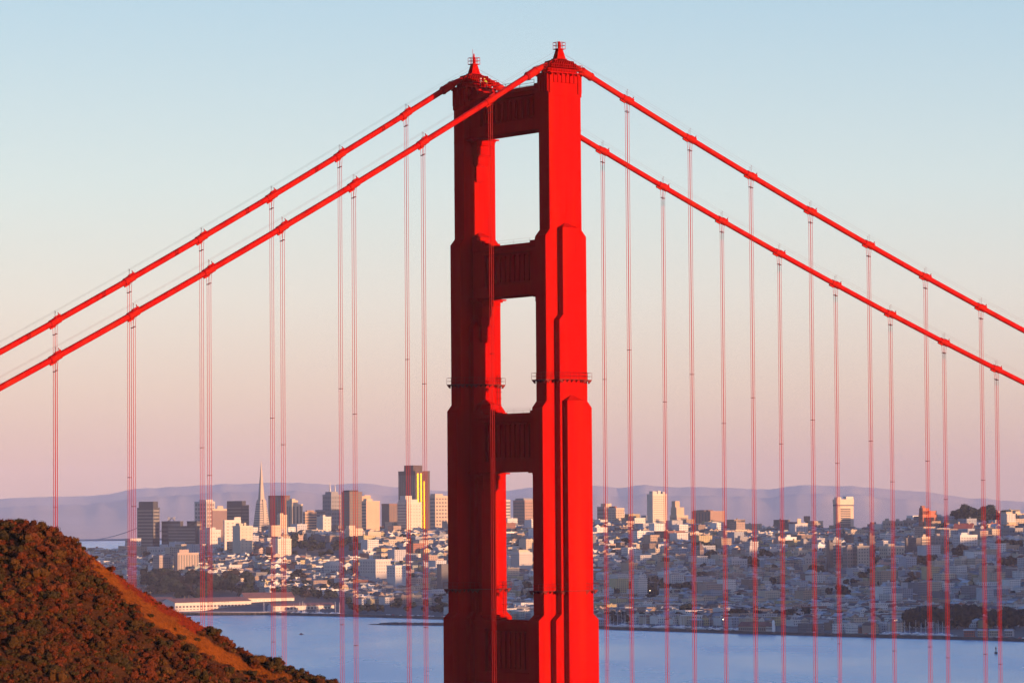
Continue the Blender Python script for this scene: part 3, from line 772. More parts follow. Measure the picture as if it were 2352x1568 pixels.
block('office_tower', 'plain mauve brown tower with a cream top band', 485.8, 488, 519, 1173, 1240, 7900, (.24, .15, .135), None, tops=((0, 1, 0, 1, 4, CREAM), (.35, .75, .2, .8, 10, CREAM)))
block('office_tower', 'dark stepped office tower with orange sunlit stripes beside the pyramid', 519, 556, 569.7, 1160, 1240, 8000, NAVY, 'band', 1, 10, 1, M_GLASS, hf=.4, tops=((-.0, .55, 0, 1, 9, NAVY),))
block('apartment_tower', 'small white apartment tower left of the twin white towers', 456, 482, 505, 1217, 1262, 6380, WHITE, 'grid', 4, 5, 3, M_GLASSL, .4, .35, tops=((0, .3, 0, .5, 3, WHITE), (.4, .7, .2, .7, 4, WHITE)))
block('apartment_tower', 'white apartment tower with balconies, taller of the twin towers left of pyramid', 511, 516, 551, 1195, 1272, 6260, WHITE, 'grid', 3, 10, 1, M_GLASSL, .42, .4, tops=((.62, 1, .2, .8, 5, WHITE),))
block('apartment_tower', 'cream apartment tower, broader front one of the twin towers left of pyramid', 532, 551.6, 578, 1208, 1276, 6150, (.60, .50, .39), 'grid', 3, 9, 0, M_GLASSL, .24, .3, tops=((.0, .3, .1, .6, 4, CREAM), (.45, .6, .2, .6, 5, CREAM)))
block('office_tower', 'dark reddish brown slab tower immediately behind the pyramid', 614, 654, 663.7, 1138, 1240, 8250, BROWN, 'strip', 3, 1, 6, M_GLASS, .35)
block('apartment_tower', 'slim pale tower with upright stripes right of the pyramid', 656, 671, 693, 1158, 1222, 6900, CREAM, 'strip', 3, 1, 3, M_GLASS, .42, tops=((0, .55, 0, 1, 7, CREAM), (.1, .4, .2, .7, 10, CREAM)))
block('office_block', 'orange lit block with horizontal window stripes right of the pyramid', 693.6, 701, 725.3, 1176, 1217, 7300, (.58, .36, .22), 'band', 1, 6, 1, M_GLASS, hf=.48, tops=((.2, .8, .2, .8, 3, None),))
block('apartment_block', 'cream house block with slanted top below the reddish brown slab', 634, 643.5, 656.8, 1183, 1226, 6500, CREAM, 'grid', 2, 5, 2, M_GLASSL, .35, .35, tops=((0, .5, 0, .8, 3, CREAM),))
block('apartment_block', 'low peach block at the foot of the pyramid', 614, 624, 642.7, 1207, 1224, 6400, (.6, .42, .30), 'grid', 4, 2, 2, M_GLASSL, .4, .4)
block('apartment_tower', 'white apartment cube with five window columns below the pyramid', 623, 638.3, 666.4, 1238, 1277, 6080, (.66, .58, .48), 'grid', 5, 6, 0, M_GLASS, .3, .26, tops=((.3, .55, .2, .6, 3, WHITE),))
rt_, w_, d_, H_, z_ = block('office_tower', 'grey tower crowned by two thin spires', 738.5, 761, 781.6, 1136, 1222, 8000, GREY, 'grid', 6, 9, 5, M_GLASS, .45, .55, tops=((.1, .8, .1, .8, 6, GREY),))
for fx in (.12, .62):
    mb = MB(); mb.prism([(fx * w_, d_ * .3), (fx * w_ + 3, d_ * .3), (fx * w_ + 3, d_ * .3 + 3), (fx * w_, d_ * .3 + 3)], H_ + 6, H_ + 30 - (5 if fx > .5 else 0), 0, PALE, top=[(fx * w_ + 1.2, d_ * .3 + 1.2), (fx * w_ + 1.8, d_ * .3 + 1.2), (fx * w_ + 1.8, d_ * .3 + 1.8), (fx * w_ + 1.2, d_ * .3 + 1.8)])
    mb.build('spire', M_WALL, rt_)
block('office_block', 'lower grey wing stepping down beside the twin spire tower', 722, 736, 745, 1171, 1222, 7900, GREY, 'band', 1, 7, 1)
block('apartment_tower', 'white tower with grey side below the twin spire tower', 725, 742, 758, 1187, 1228, 6700, WHITE, 'grid', 2, 5, 0, M_GLASSL, .3, .3, tops=((0, .3, 0, .5, 3, WHITE),))
block('apartment_tower', 'dark tower with orange balcony bands left of the cream slab', 783, 803, 829.3, 1130, 1212, 6950, (.17, .11, .10), 'band', 1, 12, 1, M_GLASS, hf=.35, tops=((0, .7, 0, .9, 3, NAVY),))
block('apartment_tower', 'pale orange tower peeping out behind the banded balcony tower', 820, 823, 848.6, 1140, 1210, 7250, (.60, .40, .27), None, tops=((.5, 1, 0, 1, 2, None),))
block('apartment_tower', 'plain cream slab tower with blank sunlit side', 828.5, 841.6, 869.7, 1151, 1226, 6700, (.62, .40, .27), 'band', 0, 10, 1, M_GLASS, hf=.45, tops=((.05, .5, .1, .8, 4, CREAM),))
block('office_tower', 'brown square tower with upright stripes left of the tallest tower', 874, 894.3, 910, 1157, 1218, 7650, (.23, .125, .10), 'strip', 5, 1, 6, M_GLASS, .4)
rt_, w_, d_, H_, z_ = block('office_tower', 'tallest downtown tower, dark bronze with gold glinting window bays', 912.8, 955, 985, 1082, 1226, 7700, BRONZE, None, tops=((.0, .62, .12, .66, 12, BRONZE),))
for i in range(9):                                              # bay windows, facets turned to the low sun; its gold glint coloured into some
    u0 = w_ * i / 9 + .4; u1 = w_ * (i + 1) / 9 - .5
    lo_, hi_ = [(.30, 1.0), (.0, 1.0), (.18, .82), (.42, 1.0), (.0, .55), (.25, .9), (0, .7), (.3, .6), (0, .5)][i]
    mb = MB(); k = .16; z0, z1 = 30 + (H_ - 34) * lo_ * .6, 30 + (H_ - 34) * hi_
    mb.prism([(u0, -.05), (u1, -.05 - k * (u1 - u0)), (u1, -.05)], z0, z1)
    mb.c = [tuple(q * ALB * 1.3 for q in BRONZE)] * len(mb.f); mb.build('bay_window', M_GLINT if i in (1, 3, 5) else M_WALL, rt_)
put_windows(rt_, 'strip', w_, d_, 40, H_ - 4, 0, 1, 9, M_GLASS, .5)
rt_, w_, d_, H_, z_ = block('apartment_tower', 'white stepped apartment tower in front of the tallest dark tower', 910, 934, 965.5, 1154, 1224, 6700, (.64, .57, .46), 'band', 0, 10, 1, M_GLASSL, hf=.35, tops=((.0, .42, .1, .7, 12, WHITE), (.0, .75, .0, .8, 5, WHITE)))
put_windows(rt_, 'grid', w_, d_, H_ * .25, H_ - 3, 5, 9, 0, M_GLASSL, .3, .3)
block('office_tower', 'beige tower with window rows next to the bridge tower, left of it', 985, 999.8, 1032, 1139, 1226, 7600, (.58, .43, .32), 'grid', 5, 10, 5, M_GLASS, .62, .45, tops=((0, .5, 0, .9, 4, None),))
block('office_tower', 'brown office block with sunlit grid side seen through the lowest portal', 1175.8, 1205.8, 1226, 1149, 1216, 7600, (.40, .24, .19), 'grid', 5, 9, 7, M_GLASS, .5, .45, tops=((.0, 1, .1, .8, 4, GREY),))
block('office_tower', 'thin sliver of pale tower at the portal edge beside the brown office block', 1148, 1160, 1169.5, 1148, 1216, 7900, PALE, 'band', 1, 9, 1)
block('apartment_block', 'white hillside apartment block in the middle of the lowest portal', 1168.8, 1193, 1219, 1269, 1298, 5880, PALE, 'grid', 5, 5, 5, M_GLASS, .35, .35, tops=((.1, .8, .2, .9, 4, CREAM),))
block('apartment_block', 'grey glass apartment block nearest the bridge tower on the hill', 1368.5, 1389, 1403, 1164, 1212, 7050, GREY, 'band', 1, 5, 1, tops=((.1, .9, 0, .6, 6, CREAM),))
block('apartment_block', 'beige apartment block with six window rows right of the bridge tower', 1390.6, 1404, 1430.8, 1167, 1204, 6800, (.56, .43, .32), 'grid', 8, 6, 3, M_GLASS, .5, .4, tops=((.1, .5, .2, .8, 3, BRICK),))
block('apartment_tower', 'tall white tower with a fine window grid on the hill crest', 1482.8, 1499.8, 1528.5, 1135, 1210, 6700, (.68, .58, .46), 'grid', 7, 14, 0, M_GLASS, .5, .36, tops=((0, .3, 0, .6, 5, WHITE), (.45, .65, .2, .7, 6, WHITE), (.8, .95, .2, .7, 4, WHITE)))
rt_, w_, d_, H_, z_ = block('apartment_tower', 'beige stepped tower with a square top block beside the tall white tower', 1535, 1555, 1577, 1184, 1215, 6900, (.58, .42, .29), 'grid', 6, 5, 5, M_GLASS, .35, .4, tops=((.03, .72, .1, .9, 15, (.58, .42, .29)), (.05, .45, .3, .8, 27, (.55, .38, .26))))
rt_, w_, d_, H_, z_ = block('office_block', 'broad brown windowless block with recessed entrance bay on the hill crest', 1586, 1632, 1662, 1174, 1216, 7000, (.36, .22, .165), 'strip', 0, 1, 6, M_GLASS, .22, tops=((.1, .4, .2, .8, 2, BROWN), (-.02, .6, .3, .9, 1.5, None)))
block('brick_building', 'wide low brown brick building below the tall white tower', 1499.7, 1533, 1569.5, 1220, 1247, 6300, (.20, .09, .075), 'grid', 8, 3, 6, M_GLASS, .35, .4)
block('apartment_block', 'bright white cube house left of the tall white tower', 1453, 1458, 1479, 1190, 1208, 6550, WHITE, 'grid', 4, 2, 1, M_GLASSL, .3, .3)
rt_, w_, d_, H_, z_ = block('apartment_block', 'dark glazed slab with a slanted left end on the right hill', 1788, 1815, 1830, 1199, 1236, 6500, (.20, .13, .14), 'band', 1, 6, 1, M_GLASS)
mb = MB(); mb.face([(0, d_ * 1.0, 0), (0, d_ * 1.9, 0), (0, d_ * 1.9, H_ * .40), (0, d_, H_)], 0, (.20, .13, .14)); mb.face([(w_, d_, 0), (w_, d_, H_), (w_, d_ * 1.9, H_ * .4), (w_, d_ * 1.9, 0)], 0, (.2, .13, .14)); mb.face([(0, d_, H_), (0, d_ * 1.9, H_ * .4), (w_, d_ * 1.9, H_ * .4), (w_, d_, H_)], 0, (.13, .09, .1))
mb.build('slanted_wing', M_WALL, rt_)
block('apartment_block', 'sunlit cream block with punched windows at the end of the slanted slab', 1829, 1832, 1851, 1202, 1236, 6450, CREAM, 'grid', 4, 5, 1, M_GLASS, .4, .4, tops=((0, .35, 0, .5, 8, CREAM),))
block('apartment_tower', 'reddish brown tower behind the cream block at the slanted slab', 1846, 1862, 1874, 1198, 1236, 6750, (.36, .18, .13), 'band', 1, 6, 1, tops=((-.3, .1, .2, .9, 10, (.36, .18, .13)),))
rt_, w_, d_, H_, z_ = block('hotel_tower', 'tall white hotel tower with banded windows standing alone on the right', 1910, 1924, 1956.8, 1156, 1226, 6700, (.66, .50, .37), None, tops=((-.02, 1.02, -.02, 1.02, 7, (.68, .53, .4)), (0, .25, 0, .7, 11, WHITE), (.55, 1, 0, .7, 12, WHITE)))
me = window_mesh('window_band', w_ * .62, 2.0, .2, M_GLASS)
for j in range(15): link('window_band', me, rt_, (w_ * .5, 0, 14 + (H_ - 24) * j / 14))
mb = MB(); mb.box(-.3, w_ + .3, -.3, d_ + .3, H_ - 4.5, H_ - 2.0, 0, DGREY); mb.build('dark_band', M_WALL, rt_)
# shaded blocks on the right slope
SH = [('grey apartment block with three window rows below the brown windowless block', 1684, 1700, 1715, 1236, 1262, 6250, GREY, 'grid', 3),
      ('white rooftop block above the slope between grey blocks below the slanted slab', 1800, 1804, 1825, 1234, 1262, 6200, (.66, .66, .66), 'grid', 2),
      ('tall cream block with a blank side on the right slope below the slanted slab', 1751, 1768, 1788.7, 1262, 1286, 5950, PALE, 'grid', 3),
      ('pinkish grey wide block just under the white rooftop block', 1772, 1788, 1800, 1237, 1266, 6150, PINK, 'grid', 3),
      ('cream stepped block left of the tall white block on the right slope', 1818, 1834, 1851, 1264, 1292, 5900, CREAM, 'grid', 3),
      ('white block with five window rows and flat dark roof on the right slope', 1843, 1850, 1866, 1278, 1314, 5780, PALE, 'grid', 5),
      ('mauve grey slab behind the cream stepped block', 1827, 1846, 1861, 1243, 1270, 6150, GREY, 'grid', 4),
      ('small bright white tower block beside the dark slab on the right slope', 1873, 1879, 1890, 1251, 1280, 6050, (.66, .66, .68), 'grid', 2),
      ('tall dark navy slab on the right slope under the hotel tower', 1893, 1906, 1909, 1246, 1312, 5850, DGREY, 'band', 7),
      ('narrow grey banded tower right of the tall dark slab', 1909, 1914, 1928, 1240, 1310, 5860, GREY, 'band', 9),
      ('brownish tall apartment block under the hotel tower', 1931, 1946, 1966, 1257, 1312, 5830, (.30, .24, .22), 'grid', 6),
      ('grey cream tall apartment block with small penthouse under the hotel tower', 1964, 1970, 1992, 1254, 1310, 5830, (.42, .37, .31), 'grid', 7),
      ('dark blue grey tower behind the cream tall apartment block', 1987, 1998, 2004, 1230, 1290, 6050, DGREY, 'band', 6),
      ('grey mauve block with window rows left of the hanger ropes on the slope', 1708, 1722, 1733, 1259, 1292, 5900, PALE, 'grid', 4),
      ('lone pale grey block with two bays low on the middle slope', 1673, 1681, 1712, 1284, 1312, 5700, (.52, .48, .47), 'grid', 4),
      ('dark flat block under the white hotel tower podium', 1926, 1942, 1952, 1226, 1252, 6350, DGREY, 'band', 2),
      ('pale wide block right of the hotel tower podium', 1954, 1978, 2022, 1222, 1250, 6400, (.48, .38, .34), 'grid', 3),
      ('cream apartment block with two window columns on the far right slope', 2015, 2039, 2072.6, 1255, 1292, 5780, (.52, .44, .34), 'grid', 4),
      ('wide dark slate apartment slab on the far right slope', 2073.5, 2082, 2111, 1236, 1278, 6000, DGREY, 'band', 7),
      ('beige striped block right of the wide dark slate slab', 2112, 2118, 2131, 1233, 1276, 6050, BEIGE, 'band', 6),
      ('brownish grey block between the striped block and the white grid block', 2133, 2148, 2170, 1231, 1268, 6020, (.26, .22, .22), 'grid', 4),
      ('white block with a regular window grid and sunlit corner on the far right', 2185, 2206, 2240, 1229, 1270, 5880, (.60, .58, .57), 'grid', 6),
      ('pale beige block with window grid low on the far right slope', 2186.7, 2207, 2236.7, 1283, 1310, 5500, (.55, .47, .38), 'grid', 5),
      ('blue grey small block left of the pale beige grid block', 2145, 2160, 2171, 1281, 1302, 5560, GREY, 'grid', 2),
      ('salmon pink low block on the far right slope', 2009, 2016, 2039, 1292, 1312, 5600, PINK, 'grid', 2),
      ('grey tower block at the right picture edge under the sunlit block', 2296, 2318, 2345, 1213, 1250, 6000, GREY, 'grid', 4),
      ('cream low wide block at the right picture edge', 2284, 2300, 2336, 1253, 1276, 5800, TAN, 'grid', 2),
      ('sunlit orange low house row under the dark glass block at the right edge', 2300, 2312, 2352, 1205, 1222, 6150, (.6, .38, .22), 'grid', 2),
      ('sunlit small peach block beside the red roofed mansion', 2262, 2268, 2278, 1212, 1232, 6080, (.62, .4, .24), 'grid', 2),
      ('long beige apartment row at the crest left of the red brick tower', 2024, 2034, 2048, 1196, 1238, 6420, BEIGE, 'grid', 4),
      ('grey beige apartment block, second in the crest row left of the brick tower', 2049, 2060, 2070, 1197, 1238, 6430, (.40, .34, .28), 'grid', 4),
      ('dark beige apartment block, nearest the red brick tower in the crest row', 2071, 2085, 2102, 1195, 1236, 6420, (.34, .27, .22), 'grid', 4),
      ('slate block at the crest right of the hotel tower', 1988, 2003, 2022, 1204, 1236, 6600, (.22, .19, .20), 'grid', 3)]
for (lb, a, s_, b, yt, yb, D, c, stl, nf) in SH:
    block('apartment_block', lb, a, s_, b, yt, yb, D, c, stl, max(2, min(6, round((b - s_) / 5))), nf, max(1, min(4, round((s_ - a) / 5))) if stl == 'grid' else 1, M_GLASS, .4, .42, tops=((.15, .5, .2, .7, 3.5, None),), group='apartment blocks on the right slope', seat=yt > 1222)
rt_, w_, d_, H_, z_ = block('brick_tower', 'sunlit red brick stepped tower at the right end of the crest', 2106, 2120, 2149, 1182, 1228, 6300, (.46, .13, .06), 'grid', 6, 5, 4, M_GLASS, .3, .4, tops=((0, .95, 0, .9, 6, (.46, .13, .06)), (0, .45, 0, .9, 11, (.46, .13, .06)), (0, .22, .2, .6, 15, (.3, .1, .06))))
block('apartment_tower', 'white banded tower close behind the red brick tower', 2143, 2146, 2158, 1182, 1226, 6420, WHITE, 'band', 1, 6, 0)
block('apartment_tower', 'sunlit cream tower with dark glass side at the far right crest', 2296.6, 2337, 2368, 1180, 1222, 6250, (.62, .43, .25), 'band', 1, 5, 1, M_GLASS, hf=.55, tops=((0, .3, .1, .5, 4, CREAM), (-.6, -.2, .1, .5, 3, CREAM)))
# left slope
block('apartment_block', 'grey beige block with upright sunlit window strips, broader of the pair above the woods', 397, 408, 454, 1270, 1312, 5880, (.42, .31, .26), 'strip', 8, 1, 2, M_GLASS, .5, tops=((.1, .55, .1, .7, 5, None),))
block('apartment_block', 'grey beige balcony block, smaller of the pair above the woods', 349, 366, 390, 1276, 1314, 5900, (.36, .29, .27), 'grid', 5, 6, 3, M_GLASS, .5, .5)
block('warehouse', 'long pale grey flat building below the navy office slabs', 336, 362, 456, 1256, 1282, 6280, PALE, 'grid', 16, 2, 4, M_GLASS, .35, .3, tops=((.25, .3, .2, .8, 4, PALE), (.72, .78, .2, .8, 4, PALE)), seat=True)
block('apartment_block', 'pale grey block left of the leftmost navy tower', 285, 300, 322, 1237, 1268, 6700, PALE, 'grid', 4, 4, 3, M_GLASS, .4, .4)
block('apartment_block', 'white corner block with window grid low on the slope left of bridge tower', 822.5, 863, 893.6, 1285, 1318, 5780, (.56, .52, .48), 'grid', 6, 4, 6, M_GLASS, .35, .35)
block('apartment_block', 'white block with bay windows left of the bridge tower, lower than its neighbour', 884.8, 908, 929, 1299, 1326, 5700, (.58, .57, .56), 'grid', 4, 4, 3, M_GLASS, .4, .35)
block('apartment_block', 'pale round shouldered white block on the slope under the dark trees', 741, 758, 784, 1294, 1314, 5850, (.56, .53, .5), 'grid', 5, 2, 3, M_GLASS, .35, .35, tops=((.1, .8, .2, .8, 3, None),))
block('warehouse', 'long low white hall near the woods below the white cube', 619, 640, 693, 1309, 1320, 5640, (.52, .48, .44), 'grid', 10, 1, 3, M_GLASS, .4, .4, seat=True)
block('apartment_block', 'grey glass block against the bridge tower on its left', 1000, 1014, 1030, 1296, 1330, 5650, DGREY, 'band', 1, 6, 1)
block('apartment_block', 'peach sunlit block high on the slope near the bridge tower', 836, 846, 872, 1222, 1246, 6450, (.6, .42, .3), 'grid', 5, 3, 2, M_GLASSL, .35, .35)
block('apartment_block', 'pale peach stepped block under the banded balcony tower', 790, 803, 830, 1214, 1250, 6420, (.62, .46, .34), 'grid', 4, 5, 2, M_GLASSL, .35, .35, tops=((0, .5, .1, .8, 5, None),))
block('warehouse', 'long white market hall with dark windows behind the shore trees', 1657, 1672, 1738, 1357, 1369, 5030, (.62, .60, .56), 'grid', 14, 1, 2, M_GLASS, .5, .45, seat=True)
block('warehouse', 'pale blue grey long hall with flat roof left of the white market hall', 1574, 1612, 1655, 1365, 1378, 4980, (.42, .44, .48), None, seat=True)
block('warehouse', 'white lower hall continuing right of the white market hall', 1738, 1742, 1776, 1358, 1370, 5040, (.60, .58, .56), 'grid', 7, 1, 1, M_GLASS, .4, .4, seat=True)
block('brick_building', 'terracotta brick block with arched row low on the right shore', 2113, 2122, 2146, 1404, 1426, 4560, (.34, .10, .06), 'grid', 5, 3, 2, M_GLASS, .4, .4)

# the pyramid
C = P(600.5, 1238, 7670)
root = empty('pyramid_tower', (C.x, C.y, -2), radians(36)); tag(root, 'slender white pyramid skyscraper with pointed spire', 'skyscraper')
def sq(h): return [(-h, -h), (h, -h), (h, h), (-h, h)]
def hw_at(z): return .096 * (262 - z) - .6 if z <= 178 else .060 * (262 - z) + .12
def pyr(z0, z1, M, c, name, par, grow=0, n=1):
    mb = MB(); mb.prism(sq(hw_at(z0) + grow), z0, z1, 0, c, top=sq(hw_at(z1) + grow)); return mb.build(name, M, par)
pyr(0, 178, M_WALL, (.40, .33, .27), 'shaft', root)
mb = MB(); mb.prism(sq(hw_at(178.1)), 178, 262, 0, (.42, .34, .27), top=sq(.2)); mb.build('spire', M_WALL, root)
for j in range(24):
    z0 = 60 + j * 4.8; pyr(z0, z0 + 1.7, M_GLASS, (1, 1, 1), 'window_band', root, .12)
for a in (0, pi):                                            # the two wings
    mb = MB(); h0, h1 = hw_at(110), hw_at(176)
    mb.prism([(-1.5, -h0 - .9), (5.5, -h0 - .9), (5.0, -h0 + 4), (-1.5, -h0 + 4)], 110, 181, 0, (.42, .34, .27), top=[(-1.5, -h1 - 1.6), (5.0, -h1 - 1.6), (5.0, -h1 + 4), (-1.5, -h1 + 4)])
    o = mb.build('wing', M_WALL, root); o.rotation_euler = (0, 0, a)
LMK.append((Vector((C.x - 25, C.y - 25, 0)), 50, 50))

# suspension bridge far behind downtown
fb = empty('far_bridge', (0, 0, 0)); tag(fb, 'faint grey suspension bridge across the bay behind the leftmost towers', 'bridge')
pts = [P(px, 1236.5 + (470 - px) * .012, 9800 + (470 - px) * 3) for px in range(150, 480, 30)]
M_FB = mat('far_steel', (.25, .25, .27), .6)
mb = MB(); mb.tube(pts, 3.2, 6); mb.build('deck', M_FB, fb)
def fcable(p0, y0, p1, y1, sag):
    q = []
    for i in range(15):
        t = i / 14; px = p0 + (p1 - p0) * t; q.append(P(px, y0 + (y1 - y0) * t + sag * 4 * t * (1 - t), 9800 + (470 - px) * 3))
    mb = MB(); mb.tube(q, 1.3, 5); mb.build('cable', M_FB, fb)
fcable(168, 1240, 330, 1205, 11); fcable(330, 1205, 394, 1188, 26); fcable(394, 1188, 460, 1206, 18)
for px, yt in ((330, 1198), (394, 1186)):
    a = P(px, yt, 9800 + (470 - px) * 3); mb = MB()
    for s in (-1, 1): mb.prism([(a.x + s * 8 - 2, a.y - 2), (a.x + s * 8 + 2, a.y - 2), (a.x + s * 8 + 2, a.y + 2), (a.x + s * 8 - 2, a.y + 2)], 0, a.z)
    for f in (.98, .85, .7): mb.box(a.x - 8, a.x + 8, a.y - 1.5, a.y + 1.5, a.z * f - 4, a.z * f)
    mb.build('pylon', M_FB, fb)

# ------------------------------------------------------------------ sheds on the pier, yacht club, shore houses
def gable_shed(name, label, pa, pb, wd, zb, he, hr, wall, roof, nwin=0, group=None, rows=((.62, .30),), text=None, skip_piles=True):
    """pa,pb: front eave ends as world xy; gabled roof along the length"""
    a, b = Vector((pa[0], pa[1], 0)), Vector((pb[0], pb[1], 0)); L = (b - a).length; rz = math.atan2(b.y - a.y, b.x - a.x)
    wall = tuple(min(.75, q * .85) for q in wall)
    root = empty(name, (a.x, a.y, zb), rz); tag(root, label, 'shed' if 'shed' in name else 'building', group)
    mb = MB(); mb.box(0, L, 0, wd, 0, he, 0, wall)
    for x in (0, L): mb.face([(x, 0, he), (x, wd, he), (x, wd / 2, hr)] if x else [(x, wd, he), (x, 0, he), (x, wd / 2, hr)], 0, wall)
    w = mb.build('wall', M_WALL, root)
    mb = MB(); e = .8
    for s in (0, 1):
        y0, y1 = (-e, wd / 2) if s == 0 else (wd + e, wd / 2); zz = he - e * (hr - he) / (wd / 2)
        q = [(-e, y0, zz + .25), (L + e, y0, zz + .25), (L + e, y1, hr + .25), (-e, y1, hr + .25)]
        mb.face(q if s == 0 else q[::-1], 0, roof); mb.face([(-e, y0, zz - .15), (L + e, y0, zz - .15), (L + e, y0, zz + .25), (-e, y0, zz + .25)], 0, roof)
    r = mb.build('roof', M_ROOF, root)
    if nwin:
        for (fz, fh) in rows:
            me = window_mesh('window', L / nwin * .62, he * fh, .2, M_GLASS)
            for i in range(nwin): link('window', me, w, (L * (i + .5) / nwin, 0, he * fz))
    if text:
        cu = bpy.data.curves.new('lettering', 'FONT'); cu.body = text; cu.size = 2.4; cu.align_x = 'CENTER'; cu.space_character = 2.05; cu.extrude = .12
        tmp = link('lettering_source', cu); me = bpy.data.meshes.new_from_object(tmp.evaluated_get(bpy.context.evaluated_depsgraph_get())); bpy.data.objects.remove(tmp)
        me.materials.clear(); me.materials.append(M_GLASS)
        o = link('lettering', me, w, (L * .55, -.1, he * .86)); o.rotation_euler = (pi / 2, 0, 0)
    return root
def xy(px, D): return ((px - 1176) / FPX * D, D)
SHW = (.62, .53, .47); RROOF = (.15, .065, .06)
G1 = 'white pier sheds with red roofs'
gable_shed('pier_shed', 'long white pier shed with dark red roof and two window rows, nearest the hill', xy(399, 5330), xy(574, 5430), 36, 5, 13.0, 18.5, SHW, RROOF, 22, G1, ((.52, .22), (.2, .09)), 'FORT MASON CENTER')
gable_shed('pier_shed', 'red roofed shed standing behind the longest white pier shed', xy(560, 5445), xy(672.7, 5475), 30, 8, 13.5, 21, SHW, RROOF, 12, G1, ((.7, .16), (.3, .16)))
gable_shed('pier_shed', 'low white pier shed with square windows at the right end of the pier', xy(623, 5310), xy(764, 5345), 24, 5, 7.8, 11, SHW, RROOF, 18, G1, ((.5, .42),))
gable_shed('pier_shed', 'grey gabled shed end half hidden by the near hill beside the longest shed', xy(352, 5405), xy(396, 5412), 40, 5, 13, 19, (.42, .42, .46), RROOF, 4, G1, ((.5, .2),))
mb = MB(); q0, q1, q2 = xy(360, 5322), xy(574, 5416), xy(780, 5300)
q1b = xy(575, 5300)
mb.prism([q0, q1b, q2, (q2[0] + 4, q2[1] + 60), (q0[0], q0[1] + 90)], 3.2, 4.9, 0, (.3, .28, .28)); pier = mb.build('pier', mat('pier_concrete', (.20, .19, .20), .9, var=.3, scale=.2))
tag(pier, 'low dark concrete pier on piles under the white sheds', 'pier')
mb_p = MB(); mb_p.tube([(0, 0, -4), (0, 0, 3.2)], .7, 6); pile_me = mb_p.mesh('pile', M_ROCK)
for i in range(44):
    t = i / 43; px = 368 + (770 - 368) * t; D = 5323 - 20 * t
    if px > 575: D = 5301 - (px - 575) * .0
    link('pile', pile_me, pier, (*xy(px, D), 0))
gable_shed('yacht_club', 'low waterfront club house with long red tiled roof', xy(1690, 4318), xy(1752, 4300), 17, 3, 6.0, 10.5, (.40, .34, .30), (.22, .075, .05), 14, None, ((.4, .5),))
mb = MB(); C = xy(1770, 4292)
rt_ = empty('lookout_tower', (C[0], C[1], 2), 0); tag(rt_, 'round white lookout tower beside the red tiled club house', 'tower')
mb.tube([(0, 0, 0), (0, 0, 11)], 1.7, 12); mb.build('shaft', M_WHITE, rt_); mb = MB(); mb.tube([(0, 0, 11), (0, 0, 11.5)], 2.1, 12); mb.tube([(0, 0, 11.5), (0, 0, 13.2), (0, 0, 14.4)], [1.5, 1.5, .2], 12); mb.build('cap', M_WHITE, rt_)
gable_shed('annex', 'white gabled annex between club house and lookout tower', xy(1753, 4298), xy(1767, 4294), 9, 3, 6.5, 9.5, (.6, .58, .55), (.2, .08, .06), 3, None, ((.5, .3),))
for (a, b, D, c, lb) in ((2206, 2229, 4062, (.40, .12, .10), 'small shore hut with red wings and white front under the dark shore trees'), (2238, 2257, 4058, (.48, .44, .36), 'two storey cream shore villa, left one of the pair under the shore trees'),
                         (2265, 2285, 4055, (.46, .45, .36), 'two storey greenish shore villa, middle of the row under the shore trees'), (2300, 2317, 4050, (.42, .40, .40), 'grey shore villa at the right end of the row under the shore trees')):
    gable_shed('shore_house', lb, xy(a, D), xy(b, D - 3), 9, 3, 7.0, 7.8, c, (.5, .48, .46), 4, 'houses on the right shore', ((.72, .2), (.3, .25)))
gable_shed('gabled_house', 'large white house with dark roof low on the far right slope', xy(2254, 4700), xy(2290, 4690), 14, ground(*xy(2270, 4700)), 8, 13, (.6, .58, .56), (.1, .1, .12), 6, None, ((.5, .22),))
rt_ = gable_shed('mansion', 'sunlit mansion with steep red roof and chimneys on the far right crest', xy(2186, 6100), xy(2228, 6090), 20, P(2200, 1232, 6100).z, 14, 22, (.55, .38, .26), (.26, .07, .05), 7, None, ((.6, .22), (.25, .22)))
for fx in (6, 24): mb = MB(); mb.box(fx, fx + 2, 8, 10, 18, 25, 0, CREAM); mb.build('chimney', M_WALL, rt_)
# church
C = P(1609, 1290, 5950); rt_ = empty('church', (C.x, C.y, C.z - 3), TH); tag(rt_, 'brown church with pointed square steeple on the middle slope', 'church')
zt = P(1609, 1262, 5950).z - C.z + 3; mb = MB(); mb.box(-4, 4, -4, 4, 0, zt, 0, (.25, .18, .15)); mb.build('bell_tower', M_WALL, rt_)
mb = MB(); mb.prism([(-4.4, -4.4), (4.4, -4.4), (4.4, 4.4), (-4.4, 4.4)], zt, zt + 13, 0, (.12, .08, .08), top=[(-.1, -.1), (.1, -.1), (.1, .1), (-.1, .1)]); mb.build('steeple', M_ROOF, rt_)
mb = MB(); mb.box(-9, 4, 4.2, 30, 0, 9, 0, (.24, .17, .15)); mb.face([(-9.4, 4.2, 9), (-2.5, 4.2, 15), (-2.5, 30, 15), (-9.4, 30, 9)], 0, (.1, .08, .09)); mb.face([(-2.5, 4.2, 15), (4.4, 4.2, 9), (4.4, 30, 9), (-2.5, 30, 15)], 0, (.1, .08, .09)); mb.build('nave', M_WALL, rt_)
LMK.append((Vector((C.x - 12, C.y - 8, 0)), 26, 40))
